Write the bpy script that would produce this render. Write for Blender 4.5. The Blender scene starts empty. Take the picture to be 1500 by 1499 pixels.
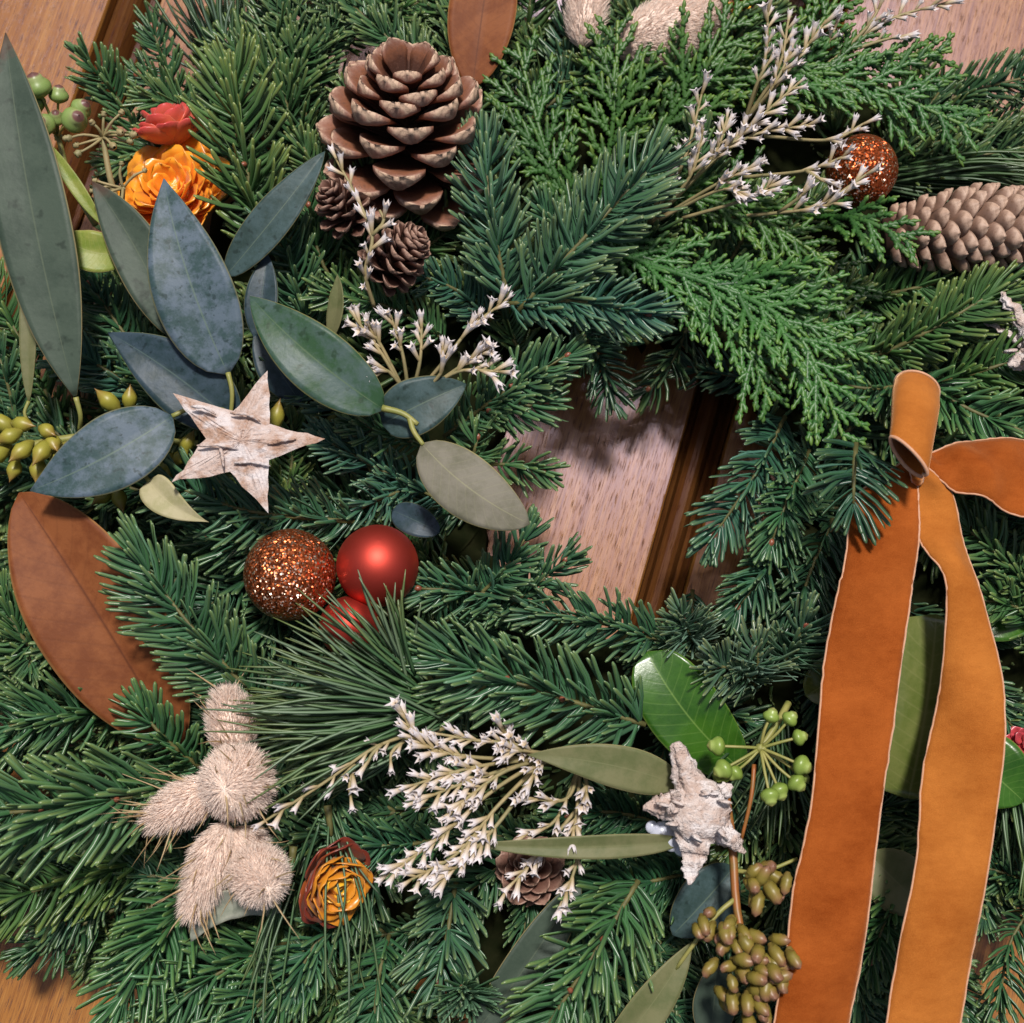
import bpy, math, random
import numpy as np
from mathutils import Vector, Matrix

# ------------------------------------------------------------------ scale, camera, light
S = 0.0003                      # one unit of layout = 0.3 mm
DIST, TILT, HREF = 1900.0, math.radians(8), 200.0
EXPOSURE = 0.40
SUN_DIR = Vector((0.07, 0.37, 0.925)).normalized()      # towards the sun
scn = bpy.context.scene
COL = scn.collection
rnd = random.Random(7)
rng = np.random.default_rng(7)

fwd = Vector((0, math.sin(TILT), -math.cos(TILT)))
upv = Vector((0, math.cos(TILT), math.sin(TILT)))
eye = Vector((0, 0, HREF)) - fwd * DIST
cam_d = bpy.data.cameras.new('camera')
cam = bpy.data.objects.new('camera', cam_d); COL.objects.link(cam)
cam.location = eye * S
cam.rotation_euler = (TILT, 0, 0)
cam_d.sensor_width = 36
cam_d.lens = 18 * DIST / 750.0
cam_d.clip_start = 0.01; cam_d.clip_end = 100
cam_d.dof.use_dof = True
cam_d.dof.focus_distance = (DIST - 60) * S
cam_d.dof.aperture_fstop = 11
scn.camera = cam

w = bpy.data.worlds.new('World'); scn.world = w; w.use_nodes = True
nt = w.node_tree
sky = nt.nodes.new('ShaderNodeTexSky'); sky.sky_type = 'NISHITA'; sky.sun_disc = False
sky.sun_elevation = math.asin(SUN_DIR.z); sky.sun_rotation = math.atan2(SUN_DIR.x, SUN_DIR.y)
sky.air_density = 1.0; sky.dust_density = 4.0; sky.ozone_density = 0.3
bg = nt.nodes['Background']; nt.links.new(sky.outputs[0], bg.inputs[0]); bg.inputs[1].default_value = 0.05
sd = bpy.data.lights.new('sun', 'SUN'); sd.energy = 3.0; sd.angle = math.radians(7); sd.color = (1.0, 0.95, 0.90)
so = bpy.data.objects.new('sun', sd); COL.objects.link(so)
so.rotation_euler = SUN_DIR.to_track_quat('Z', 'Y').to_euler()
scn.view_settings.view_transform = 'Standard'; scn.view_settings.look = 'None'
scn.view_settings.exposure = EXPOSURE; scn.view_settings.gamma = 1.0
scn.cycles.max_bounces = 14; scn.cycles.diffuse_bounces = 8; scn.cycles.transmission_bounces = 8

# ------------------------------------------------------------------ helpers
def P(x, y, h=HREF):
    """the point at height h that the photograph shows at pixel x, y"""
    d = fwd * DIST + Vector((1, 0, 0)) * (x - 750.0) + upv * (749.5 - y)
    t = (h - eye.z) / d.z
    return np.array(eye + d * t)

def K(h): return (DIST - (h - HREF)) / DIST
def nrm(v):
    v = np.asarray(v, float); return v / (np.linalg.norm(v, axis=-1, keepdims=True) + 1e-12)

def tag(o, label=None, cat=None, group=None, kind=None):
    for k, v in (('label', label), ('category', cat), ('group', group), ('kind', kind)):
        if v: o[k] = v
    return o

def thing(name, base, label, cat, group=None):
    o = bpy.data.objects.new(name, None); COL.objects.link(o)
    o.location = Vector(base) * S; o.empty_display_size = 0.01
    o['base'] = [float(q) for q in base]
    return tag(o, label, cat, group)

def root_base(o):
    while o is not None:
        if 'base' in o: return np.array(o['base'])
        o = o.parent
    return np.zeros(3)

class MB:
    """collects shapes into one mesh; col = (random, along, across)"""
    def __init__(s): s.v = []; s.f4 = []; s.f3 = []; s.c = []; s.n = 0
    def add(s, v, f4=None, f3=None, c=None):
        v = np.asarray(v, float).reshape(-1, 3)
        if f4 is not None and len(f4): s.f4.append(np.asarray(f4, int).reshape(-1, 4) + s.n)
        if f3 is not None and len(f3): s.f3.append(np.asarray(f3, int).reshape(-1, 3) + s.n)
        if c is None: c = np.zeros((len(v), 3))
        c = np.broadcast_to(np.asarray(c, float), (len(v), 3))
        s.v.append(v); s.c.append(c); s.n += len(v)
    def mesh(s, name, mat, base=(0, 0, 0), smooth=True):
        v = (np.concatenate(s.v) - np.asarray(base)) * S
        c = np.concatenate(s.c)
        q = np.concatenate(s.f4) if s.f4 else np.zeros((0, 4), int)
        t = np.concatenate(s.f3) if s.f3 else np.zeros((0, 3), int)
        me = bpy.data.meshes.new(name)
        me.vertices.add(len(v)); me.vertices.foreach_set('co', v.astype(np.float32).ravel())
        li = np.concatenate([q.ravel(), t.ravel()]).astype(np.int32)
        me.loops.add(len(li)); me.loops.foreach_set('vertex_index', li)
        nf = len(q) + len(t); me.polygons.add(nf)
        ls = np.concatenate([np.arange(len(q)) * 4, len(q) * 4 + np.arange(len(t)) * 3]).astype(np.int32)
        me.polygons.foreach_set('loop_start', ls)
        me.polygons.foreach_set('use_smooth', np.full(nf, smooth, bool))
        a = me.attributes.new('nd', 'FLOAT_COLOR', 'POINT')
        a.data.foreach_set('color', np.hstack([c, np.ones((len(c), 1))]).astype(np.float32).ravel())
        me.update(calc_edges=True); me.validate()
        me.materials.append(mat)
        return me
    def build(s, name, mat, parent=None, smooth=True, base=None):
        if parent is not None: b = root_base(parent)
        else: b = np.asarray(base) if base is not None else np.concatenate(s.v).mean(0)
        o = bpy.data.objects.new(name, s.mesh(name, mat, b, smooth)); COL.objects.link(o)
        if parent is not None: o.parent = parent
        else: o.location = Vector(b) * S; o['base'] = [float(q) for q in b]
        return o

def place(name, me, parent, pos, X, Y, Z, sc=(1, 1, 1)):
    """an object with shared mesh data, its axes along X, Y, Z"""
    o = bpy.data.objects.new(name, me); COL.objects.link(o); o.parent = parent
    p = (np.asarray(pos) - root_base(parent)) * S
    m = Matrix(((X[0]*sc[0], Y[0]*sc[1], Z[0]*sc[2], p[0]), (X[1]*sc[0], Y[1]*sc[1], Z[1]*sc[2], p[1]),
                (X[2]*sc[0], Y[2]*sc[1], Z[2]*sc[2], p[2]), (0, 0, 0, 1)))
    o.matrix_basis = m
    return o

def frame(d, up):
    """X across, Y along d, Z near up"""
    Y = nrm(d); X = nrm(np.cross(Y, up)); return X, Y, np.cross(X, Y)

def catmull(pts, n):
    p = np.asarray(pts, float); m = len(p)
    if m == 2: return p[0] + (p[1] - p[0]) * np.linspace(0, 1, n)[:, None]
    e = np.vstack([2*p[0]-p[1], p, 2*p[-1]-p[-2]])
    t = np.linspace(0, m - 1 - 1e-9, n); i = t.astype(int); f = (t - i)[:, None]
    a, b, c, d = e[i], e[i+1], e[i+2], e[i+3]
    return .5*((2*b)+(-a+c)*f+(2*a-5*b+4*c-d)*f*f+(-a+3*b-3*c+d)*f**3)

def tube(mb, pts, rad, sides=6, flat=1.0, up=(0, 0, 1), c=(0.5, None, 0.5)):
    pts = np.asarray(pts, float); n = len(pts)
    rad = np.broadcast_to(np.asarray(rad, float), (n,))
    T = nrm(np.gradient(pts, axis=0)); up = np.asarray(up, float)
    if abs(float(np.dot(T[0], up))) > .95: up = np.array([0.3, 1, 0.2])
    X = nrm(np.cross(T, up)); Z = np.cross(X, T)
    a = np.arange(sides) * 2*math.pi/sides
    v = pts[:, None] + rad[:, None, None]*(np.cos(a)[None, :, None]*X[:, None] + flat*np.sin(a)[None, :, None]*Z[:, None])
    i = np.arange(n-1)[:, None]*sides; j = np.arange(sides)[None]; k = (j+1) % sides
    f = np.stack([i+j, i+k, i+sides+k, i+sides+j], -1).reshape(-1, 4)
    cc = np.zeros((n, sides, 3)); cc[..., 0] = c[0]
    cc[..., 1] = np.linspace(0, 1, n)[:, None] if c[1] is None else c[1]
    cc[..., 2] = c[2]
    vv = v.reshape(-1, 3); m = len(vv)
    vv = np.vstack([vv, pts[:1], pts[-1:]]); cc = np.vstack([cc.reshape(-1, 3), cc[0, :1], cc[-1, :1]])
    j = np.arange(sides); k = (j+1) % sides
    f3 = np.concatenate([np.stack([k, j, np.full(sides, m)], -1), np.stack([(n-1)*sides+j, (n-1)*sides+k, np.full(sides, m+1)], -1)])
    mb.add(vv, f, f3, cc)

def ball(mb, ctr, r, axis=(0, 0, 1), ry=1.0, nu=12, nv=8, c=0.5, noise=0.0, seed=0, prof=None):
    """a lathed blob along axis; along attribute runs 0..1 from its bottom to its top"""
    X, Y, Z = frame(axis, (0.12, 0.3, 0.9) if abs(nrm(axis)[2]) < .9 else (0, 1, .1))
    th = np.linspace(0, math.pi, nv+1); ph = np.arange(nu)*2*math.pi/nu
    rr = np.sin(th) if prof is None else np.interp(np.linspace(0, 1, nv+1), np.linspace(0, 1, len(prof)), prof)
    hh = -np.cos(th)*ry if prof is None else np.linspace(-1, 1, nv+1)*ry
    v = hh[:, None, None]*Y + rr[:, None, None]*(np.cos(ph)[None, :, None]*X + np.sin(ph)[None, :, None]*Z)
    if noise:
        q = np.random.default_rng(seed).normal(0, noise, (nv+1, nu)); q[0] = q[0, 0]; q[-1] = q[-1, 0]
        v = v*(1+q[..., None])
    v = v.reshape(-1, 3)*r + np.asarray(ctr)
    i = np.arange(nv)[:, None]*nu; j = np.arange(nu)[None]; k = (j+1) % nu
    f = np.stack([i+j, i+k, i+nu+k, i+nu+j], -1).reshape(-1, 4)[:, ::-1]
    cc = np.zeros((nv+1, nu, 3)); cc[..., 0] = c; cc[..., 1] = np.linspace(0, 1, nv+1)[:, None]
    mb.add(v, f, None, cc.reshape(-1, 3))

def grid_shell(mb, top, bot, col):
    """closed shell of two (n, m, 3) grids"""
    n, m = top.shape[:2]
    idx = np.arange(n*m).reshape(n, m); b = idx + n*m
    a = lambda g: np.stack([g[:-1, :-1], g[:-1, 1:], g[1:, 1:], g[1:, :-1]], -1).reshape(-1, 4)
    ring = np.concatenate([idx[0, :], idx[1:, -1], idx[-1, -2::-1], idx[-2:0:-1, 0]])
    nx = np.roll(ring, -1)
    side = np.stack([ring, ring + n*m, nx + n*m, nx], -1)
    mb.add(np.concatenate([top.reshape(-1, 3), bot.reshape(-1, 3)]), np.concatenate([a(idx), a(b)[:, ::-1], side]), None,
           np.concatenate([col.reshape(-1, 3)]*2))

# ------------------------------------------------------------------ materials
class NT:
    def __init__(s, name):
        s.m = bpy.data.materials.new(name); s.m.use_nodes = True; s.t = s.m.node_tree
        s.b = s.t.nodes['Principled BSDF']
        s.attr = None; s.pxn = None
    def n(s, typ, **kw):
        q = s.t.nodes.new('ShaderNode'+typ)
        for k, v in kw.items(): setattr(q, k, v)
        return q
    def l(s, a, b): s.t.links.new(a, b)
    def px(s):
        if s.pxn is None:
            tc = s.n('TexCoord'); v = s.n('VectorMath', operation='SCALE'); v.inputs['Scale'].default_value = 1/S
            s.l(tc.outputs['Object'], v.inputs[0]); s.pxn = v.outputs[0]
        return s.pxn
    def nd(s, i):
        if s.attr is None:
            a = s.n('Attribute', attribute_name='nd'); sp = s.n('SeparateColor'); s.l(a.outputs['Color'], sp.inputs[0]); s.attr = sp
        return s.attr.outputs[i]
    def val(s, x, inp):
        if isinstance(x, (int, float)): inp.default_value = x
        elif isinstance(x, tuple): inp.default_value = (*x, 1) if len(x) == 3 else x
        else: s.l(x, inp)
    def math(s, op, a, b=0.0, clamp=False):
        q = s.n('Math', operation=op, use_clamp=clamp); s.val(a, q.inputs[0]); s.val(b, q.inputs[1]); return q.outputs[0]
    def mix(s, f, a, b, mode='MIX'):
        q = s.n('Mix', data_type='RGBA', blend_type=mode); s.val(f, q.inputs[0]); s.val(a, q.inputs[6]); s.val(b, q.inputs[7]); return q.outputs[2]
    def ramp(s, f, stops):
        q = s.n('ValToRGB'); e = q.color_ramp.elements
        while len(e) < len(stops): e.new(0.5)
        for k, (p, cc) in enumerate(stops):
            e[k].position = p; e[k].color = (cc, cc, cc, 1) if isinstance(cc, (int, float)) else (*cc, 1)
        s.l(f, q.inputs[0]); return q.outputs[0]
    def noise(s, scale, detail=3, rough=.55, vec=None, dist=0):
        q = s.n('TexNoise'); q.inputs['Scale'].default_value = scale; q.inputs['Detail'].default_value = detail
        q.inputs['Roughness'].default_value = rough; q.inputs['Distortion'].default_value = dist
        s.l(vec if vec is not None else s.px(), q.inputs['Vector']); return q.outputs[0]
    def mapv(s, scale, rot=0, loc=(0, 0, 0)):
        q = s.n('Mapping'); q.inputs['Scale'].default_value = scale; q.inputs['Rotation'].default_value = (0, 0, rot); q.inputs['Location'].default_value = loc
        s.l(s.px(), q.inputs[0]); return q.outputs[0]
    def bump(s, h, strength=.3, dist=1.0):
        q = s.n('Bump'); q.inputs['Strength'].default_value = strength; q.inputs['Distance'].default_value = dist*S
        s.l(h, q.inputs['Height']); s.l(q.outputs[0], s.b.inputs['Normal'])
    def out(s, color, rough=.5, **kw):
        s.val(color, s.b.inputs['Base Color']); s.val(rough, s.b.inputs['Roughness'])
        for k, v in kw.items(): s.val(v, s.b.inputs[k.replace('_', ' ')])
        return s.m

def mat_needle(name, ca, cb, tip, edge, rough=.38):
    n = NT(name)
    oi = n.n('ObjectInfo')
    c = n.mix(n.nd(0), ca, cb)
    c = n.mix(n.math('MULTIPLY', n.math('POWER', n.nd(1), 4.0), .6), c, tip)
    c = n.mix(n.math('MULTIPLY', n.math('POWER', n.nd(2), 1.4), .85), c, edge)
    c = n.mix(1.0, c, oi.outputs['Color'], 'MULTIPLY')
    return n.out(c, rough, Specular_IOR_Level=.55)
M = {}
M['fir'] = mat_needle('fir_needle', (.008, .043, .015), (.030, .104, .034), (.20, .25, .07), (.105, .225, .145), .31)
M['pine'] = mat_needle('pine_needle', (.03, .085, .035), (.075, .15, .06), (.16, .17, .05), (.11, .17, .11), .42)
M['cypress'] = mat_needle('cypress_scale', (.008, .046, .008), (.030, .110, .015), (.18, .27, .035), (.060, .150, .035), .48)

def simple(name, ca, cb, scale=.1, rough=.5, bump=0.0, **kw):
    n = NT(name); f = n.noise(scale)
    f2 = n.ramp(f, [(.3, 0.0), (.7, 1.0)])
    if bump: n.bump(f, bump, 2.0)
    return n.out(n.mix(f2, ca, cb), rough, **kw)
M['stem'] = simple('fir_stem', (.07, .07, .02), (.13, .12, .035), .1, .6)
M['twig'] = simple('orange_twig', (.32, .10, .025), (.22, .12, .03), .05, .45)
M['green_stem'] = simple('green_stem', (.20, .22, .05), (.30, .27, .08), .05, .5)
M['straw'] = simple('straw_stem', (.35, .27, .13), (.22, .20, .09), .05, .6)
M['bud'] = simple('red_bud', (.16, .04, .025), (.28, .10, .05), .2, .35)
M['gap_shade'] = simple('ring_gap_shade', (.006, .009, .003), (.016, .017, .007), .03, .95, .6, Specular_IOR_Level=.02)  # near-black colour standing for the shade between the sprigs

def mat_along(name, stops, scale, amt, rough, dark=None, bump=.2, **kw):
    n = NT(name)
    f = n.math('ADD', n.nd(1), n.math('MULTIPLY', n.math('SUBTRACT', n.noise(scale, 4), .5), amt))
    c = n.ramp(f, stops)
    if dark is not None:
        c = n.mix(n.ramp(n.noise(scale*2.3, 3), [(.52, 0.0), (.75, .7)]), c, dark)
    n.bump(n.noise(scale*3), bump, 1.5)
    return n.out(c, rough, **kw)
M['cone'] = mat_along('open_cone_scale', [(0, (.02, .007, .004)), (.50, (.07, .022, .010)), (.68, (.23, .085, .040)), (.79, (.27, .125, .085)), (.86, (.36, .21, .155)), (.91, (.58, .40, .28))], .09, .22, .65, (.13, .06, .04))  # brown scale, paler rim; dark base stops also paint in the interior shade
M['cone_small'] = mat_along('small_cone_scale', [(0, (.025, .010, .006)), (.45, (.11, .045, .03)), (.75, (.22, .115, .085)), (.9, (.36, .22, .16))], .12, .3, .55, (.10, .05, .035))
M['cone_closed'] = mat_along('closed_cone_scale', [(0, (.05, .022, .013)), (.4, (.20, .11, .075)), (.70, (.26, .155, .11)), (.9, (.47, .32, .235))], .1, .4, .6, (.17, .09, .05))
M['core'] = simple('cone_core', (.03, .012, .007), (.06, .025, .012), .1, .8)

def mat_leaf(name, ca, cb, edge, vein, rough=.42, scale=.02, red=None, spots=True, veins=.35, coat=0.0):
    n = NT(name)
    f = n.ramp(n.noise(scale, 5, .7), [(.40, 0.0), (.58, 1.0)])
    c = n.mix(f, ca, cb)
    if spots:
        c = n.mix(n.ramp(n.noise(scale*3.5, 2), [(.60, 0.0), (.70, .7)]), c, tuple(q*.5 for q in ca))
    a = n.math('ABSOLUTE', n.math('SUBTRACT', n.math('MULTIPLY', n.nd(0), 2.0), 1.0))      # 0 midrib .. 1 edge
    # side veins: slanted lines
    q = n.math('FRACT', n.math('SUBTRACT', n.math('MULTIPLY', n.nd(1), 13.0), n.math('MULTIPLY', a, 2.2)))
    sv = n.ramp(q, [(0, veins), (.10, 0.0), (.9, 0.0), (1, veins)])
    c = n.mix(n.math('MULTIPLY', sv, .6), c, vein)
    c = n.mix(n.ramp(a, [(0, .8), (.035, .0)]), c, vein)
    c = n.mix(n.ramp(a, [(.955, 0.0), (.99, .8)]), c, edge)
    if red is not None:
        c = n.mix(n.math('MULTIPLY', n.ramp(n.math('ADD', n.math('SUBTRACT', n.nd(1), .12), n.math('MULTIPLY', n.noise(.03), .3)), [(.93, 0.0), (1.0, 1.0)]), .45), c, red)
    n.bump(n.math('ADD', n.noise(.12, 4), n.math('MULTIPLY', sv, -.4)), .2, 2.0)
    return n.out(c, rough, Specular_IOR_Level=.5 if coat else .2, Coat_Weight=coat, Coat_Roughness=.25)
M['leaf_blue'] = mat_leaf('eucalyptus_blue', (.036, .068, .070), (.095, .130, .165), (.17, .16, .07), (.11, .16, .12), .45, .035, None, True, .07)
M['leaf_dark'] = mat_leaf('eucalyptus_dark', (.028, .052, .048), (.050, .085, .088), (.17, .15, .06), (.10, .14, .10), .45, .03, None, True, .08)
M['leaf_navy'] = mat_leaf('eucalyptus_navy', (.020, .040, .046), (.040, .064, .085), (.12, .13, .06), (.07, .11, .10), .42, .03, None, True, .06)
M['leaf_grey'] = mat_leaf('eucalyptus_grey_green', (.038, .058, .042), (.058, .082, .060), (.28, .22, .10), (.09, .115, .075), .5, .012, (.12, .045, .035), True, .05)
M['leaf_green'] = mat_leaf('eucalyptus_green', (.030, .075, .034), (.065, .105, .095), (.20, .18, .06), (.09, .14, .07), .4, .02, None, True, .07)
M['leaf_olive'] = mat_leaf('leaf_olive_underside', (.13, .125, .085), (.19, .175, .135), (.30, .26, .10), (.26, .25, .15), .6, .015, None, False, .3)
M['leaf_khaki'] = mat_leaf('leaf_khaki', (.10, .115, .045), (.15, .15, .07), (.25, .22, .10), (.16, .17, .08), .5, .015, None, False, .1)
M['leaf_pale'] = mat_leaf('leaf_pale', (.30, .28, .14), (.38, .34, .20), (.42, .36, .15), (.42, .38, .22), .55, .03, None, False, .2)
M['leaf_ivy'] = mat_leaf('ivy_green', (.020, .075, .005), (.038, .115, .009), (.12, .20, .03), (.14, .24, .05), .28, .012, None, False, .4, .3)
M['leaf_gloss'] = mat_leaf('ivy_olive', (.085, .115, .022), (.13, .15, .04), (.16, .17, .05), (.19, .20, .07), .22, .014, None, False, .55, .4)
M['leaf_lime'] = mat_leaf('leaf_lime', (.16, .22, .035), (.24, .27, .06), (.34, .30, .12), (.30, .32, .12), .4, .03, None, False, .5)
M['leaf_dry'] = mat_leaf('leaf_dry_grey', (.20, .22, .17), (.30, .31, .25), (.34, .32, .22), (.30, .30, .22), .6, .04, None, False, .3)
M['magnolia'] = mat_leaf('magnolia_underside', (.15, .043, .013), (.215, .070, .022), (.30, .15, .05), (.085, .024, .009), .6, .02, None, False, .3)

def mat_bark(name, base, rough_scale=.03, big=1.0):
    n = NT(name)
    a = n.noise(rough_scale, 6, .7, None, .6); b = n.noise(rough_scale*.7, 4, .6, n.mapv((1, 1.5, 1), .5))
    c = n.mix(n.ramp(a, [(.38, 0.0), (.6, 1.0)]), base[0], base[1])
    c = n.mix(n.ramp(b, [(.5, 0.0), (.62, .8)]), c, base[2])
    c = n.mix(n.ramp(n.noise(rough_scale*2.2, 5, .7, n.mapv((1, 3.5, 1), .4)), [(.60, 0.0), (.70, .85)]), c, base[3])
    n.bump(n.math('ADD', n.math('MULTIPLY', a, .8), n.noise(.25, 3)), .6*big, 5.0)
    return n.out(c, .8, Specular_IOR_Level=.15)
M['birch'] = mat_bark('birch_bark', ((.60, .50, .46), (.40, .25, .18), (.68, .63, .63), (.13, .06, .04)), .030)
M['rough_bark'] = mat_bark('rough_bark', ((.66, .57, .53), (.50, .37, .31), (.76, .71, .70), (.12, .06, .045)), .035, 1.4)
M['glue'] = NT('clear_glue').out((.75, .78, .9), .12, Transmission_Weight=.35, Coat_Weight=.5)

def mat_glitter(name, ca, cb):
    n = NT(name)
    v = n.n('TexVoronoi'); v.inputs['Scale'].default_value = .46; n.l(n.px(), v.inputs['Vector'])
    g = n.n('NewGeometry'); s = n.n('VectorMath', operation='SUBTRACT'); n.l(v.outputs['Color'], s.inputs[0]); s.inputs[1].default_value = (.5, .5, .5)
    k = n.n('VectorMath', operation='SCALE'); n.l(s.outputs[0], k.inputs[0]); k.inputs['Scale'].default_value = 1.25
    ad = n.n('VectorMath', operation='ADD'); n.l(k.outputs[0], ad.inputs[0]); n.l(g.outputs['Normal'], ad.inputs[1])
    no = n.n('VectorMath', operation='NORMALIZE'); n.l(ad.outputs[0], no.inputs[0]); n.l(no.outputs[0], n.b.inputs['Normal'])
    sp = n.n('SeparateColor'); n.l(v.outputs['Color'], sp.inputs[0])
    c = n.mix(sp.outputs[0], ca, cb)
    c = n.mix(n.ramp(sp.outputs[1], [(.86, 0.0), (.93, 1.0)]), c, (.95, .72, .55))
    return n.out(c, .32, Metallic=.85)
M['glitter'] = mat_glitter('copper_glitter', (.30, .05, .015), (.62, .17, .055))
M['glitter2'] = mat_glitter('orange_glitter', (.34, .055, .014), (.58, .13, .035))
n = NT('red_satin'); n.bump(n.noise(.5, 2), .04, 1.0)
M['red'] = n.out(n.mix(n.noise(.02), (.46, .048, .032), (.55, .066, .045)), .5, Metallic=.85)

def mat_velvet(name, ca, cb):
    n = NT(name)
    f = n.math('ADD', n.math('MULTIPLY', n.noise(.008, 3, .6, n.mapv((.9, 1.3, 1), .2)), .50), n.math('MULTIPLY', n.noise(.10, 5, .8, n.mapv((.6, 1.1, 1), .15)), .22))
    f = n.math('ADD', f, n.math('MULTIPLY', n.noise(.85, 3, .8), .36))
    c = n.mix(n.ramp(f, [(.40, 0.0), (.66, 1.0)]), ca, cb)
    n.bump(n.math('ADD', n.noise(.7, 2), n.math('MULTIPLY', n.noise(.05, 3), 2.0)), .35, 1.8)
    n.b.inputs['Sheen Tint'].default_value = (1.0, .60, .34, 1)
    return n.out(c, .9, Sheen_Weight=.8, Sheen_Roughness=.35, Specular_IOR_Level=.05)
M['velvet'] = mat_velvet('rust_velvet', (.19, .038, .005), (.37, .095, .017))
M['velvet2'] = mat_velvet('amber_velvet', (.27, .074, .011), (.47, .160, .030))
M['selvedge'] = simple('ribbon_edge', (.52, .25, .13), (.60, .33, .20), .15, .6, Sheen_Weight=.4)

def mat_petal(name, ca, cb):
    n = NT(name)
    c = n.mix(n.math('ADD', n.nd(1), n.math('MULTIPLY', n.math('SUBTRACT', n.noise(.15), .5), .4), True), ca, cb)
    return n.out(c, .3, Specular_IOR_Level=.5, Subsurface_Weight=.0, Sheen_Weight=.1)
M['petal_orange'] = mat_petal('petal_orange', (.72, .17, .010), (.85, .33, .02))
M['petal_red'] = mat_petal('petal_red', (.78, .30, .10), (.58, .055, .055))
M['petal_amber'] = mat_petal('petal_amber', (.42, .13, .012), (.62, .24, .016))
M['petal_maroon'] = mat_petal('petal_maroon', (.33, .09, .015), (.17, .022, .012))
M['petal_yellow'] = mat_petal('petal_yellow', (.75, .36, .02), (.80, .44, .03))
M['petal_pink'] = mat_petal('petal_pink', (.5, .06, .06), (.45, .05, .07))
n = NT('statice'); M['statice'] = n.out(n.ramp(n.math('ADD', n.nd(1), n.math('MULTIPLY', n.math('SUBTRACT', n.noise(.08), .5), .3)), [(0, (.24, .18, .07)), (.35, (.40, .31, .17)), (.62, (.54, .44, .33)), (.85, (.64, .57, .55)), (1, (.70, .65, .67))]), .6)
n = NT('statice_eye'); M['eye'] = n.out((.25, .12, .16), .6)
n = NT('fluff'); n.bump(n.noise(.35, 3), .5, 3.0); M['fluff'] = n.out(n.mix(n.math('ADD', n.nd(1), .55, True), (.84, .66, .52), n.mix(n.nd(0), (.86, .68, .57), (.92, .78, .69))), .8)
n = NT('awn'); M['awn'] = n.out(n.mix(n.nd(0), (.34, .22, .10), (.45, .33, .18)), .6)
M['berry'] = mat_along('green_berry', [(0, (.16, .24, .06)), (.6, (.20, .29, .08)), (.84, (.30, .36, .14)), (.90, (.16, .07, .06)), (1, (.11, .05, .045))], .05, .12, .4, None, .05)
M['berry2'] = mat_along('ivy_berry', [(0, (.13, .20, .03)), (.6, (.22, .31, .06)), (.82, (.30, .38, .10)), (.9, (.20, .24, .06)), (1, (.30, .28, .10))], .05, .12, .35, None, .05)
M['gum_bud'] = mat_along('eucalyptus_bud', [(0, (.12, .10, .018)), (.5, (.20, .155, .026)), (.74, (.22, .14, .04)), (.92, (.21, .10, .06)), (1, (.28, .16, .11))], .08, .35, .42, (.16, .09, .03), .15)
M['lime_bud'] = mat_along('lime_bud', [(0, (.20, .20, .03)), (.55, (.30, .27, .035)), (.85, (.25, .16, .035)), (1, (.16, .07, .025))], .06, .3, .42, (.22, .14, .03), .15)

WROT = math.radians(16.5)
def mat_oak(name, dark, spec):
    n = NT(name)
    g = n.noise(.10, 5, .65, n.mapv((1, .045, 1), 0), .4)
    c = n.ramp(g, [(.30, (.23, .084, .016)), (.5, (.35, .148, .030)), (.70, (.45, .215, .052))])
    fine = n.noise(.55, 4, .65, n.mapv((1, .018, 1)))
    c = n.mix(n.ramp(fine, [(.42, 0.0), (.68, .65)]), c, (.13, .045, .014))
    pore = n.ramp(n.noise(.80, 2, .5, n.mapv((1, .042, 1), 0.02)), [(.59, 0.0), (.66, 1.0)])
    c = n.mix(n.math('MULTIPLY', pore, .85), c, (.045, .017, .010))
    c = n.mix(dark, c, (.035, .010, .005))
    n.bump(n.math('SUBTRACT', n.math('MULTIPLY', fine, .2), pore), .28, 1.2)
    n.b.inputs['Specular Tint'].default_value = (.62, .68, 1.0, 1)  # lilac sky reflection put into the tint of the varnish highlight
    return n.out(c, n.math('ADD', .31, n.math('MULTIPLY', pore, .4)), Specular_IOR_Level=spec)
M['oak'] = mat_oak('oak', 0.0, .58)
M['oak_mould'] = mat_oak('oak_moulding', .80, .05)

# ------------------------------------------------------------------ the oak panel under the wreath
door = bpy.data.objects.new('wooden_panel', None); COL.objects.link(door)
tag(door, kind='structure', label='varnished oak panel with moulded grooves behind the wreath')
door.rotation_euler = (0, 0, -WROT)
def wood_u(x, y):
    p = P(x, y, 0); return p[0]*math.cos(WROT) - p[1]*math.sin(WROT)
uA, uB = wood_u(138, 165), wood_u(1006, 715)
def board(name, u0, u1, prof, y0=-2600, y1=2600):
    """a long board whose cross-section is prof = [(fraction, height)]"""
    mb = MB(); us = [u0 + (u1-u0)*f for f, _ in prof]; hs = [h for _, h in prof]; m = len(us)
    ys = np.linspace(y0, y1, 5)
    v = np.array([[[u, y, h] for u, h in zip(us, hs)] for y in ys] + [])
    b = v.copy(); b[..., 2] = -45
    grid_shell(mb, v, b, np.zeros(v.shape))
    me = mb.mesh(name, M['oak' if name == 'plank' else 'oak_mould'], (0, 0, 0), False)
    o = bpy.data.objects.new(name, me); COL.objects.link(o); o.parent = door
    return o
bev = [(0, -22), (.002, -5), (.005, 0), (.995, 0), (.998, -5), (1, -22)]
mould = [(0, -24), (.10, -16), (.16, 2), (.30, 9), (.46, 10), (.58, 5), (.66, -6), (.74, -20), (.84, -22), (.92, -8), (1, -3)]
MW = 62
board('plank', uA-900-40, uA-40, bev)
board('moulding', uA-39, uA-39+MW+16, mould)
board('plank', uA+40, uB-26, bev)
board('moulding', uB-25, uB+38, mould)
board('plank', uB+39, uB+1200, bev)

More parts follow.
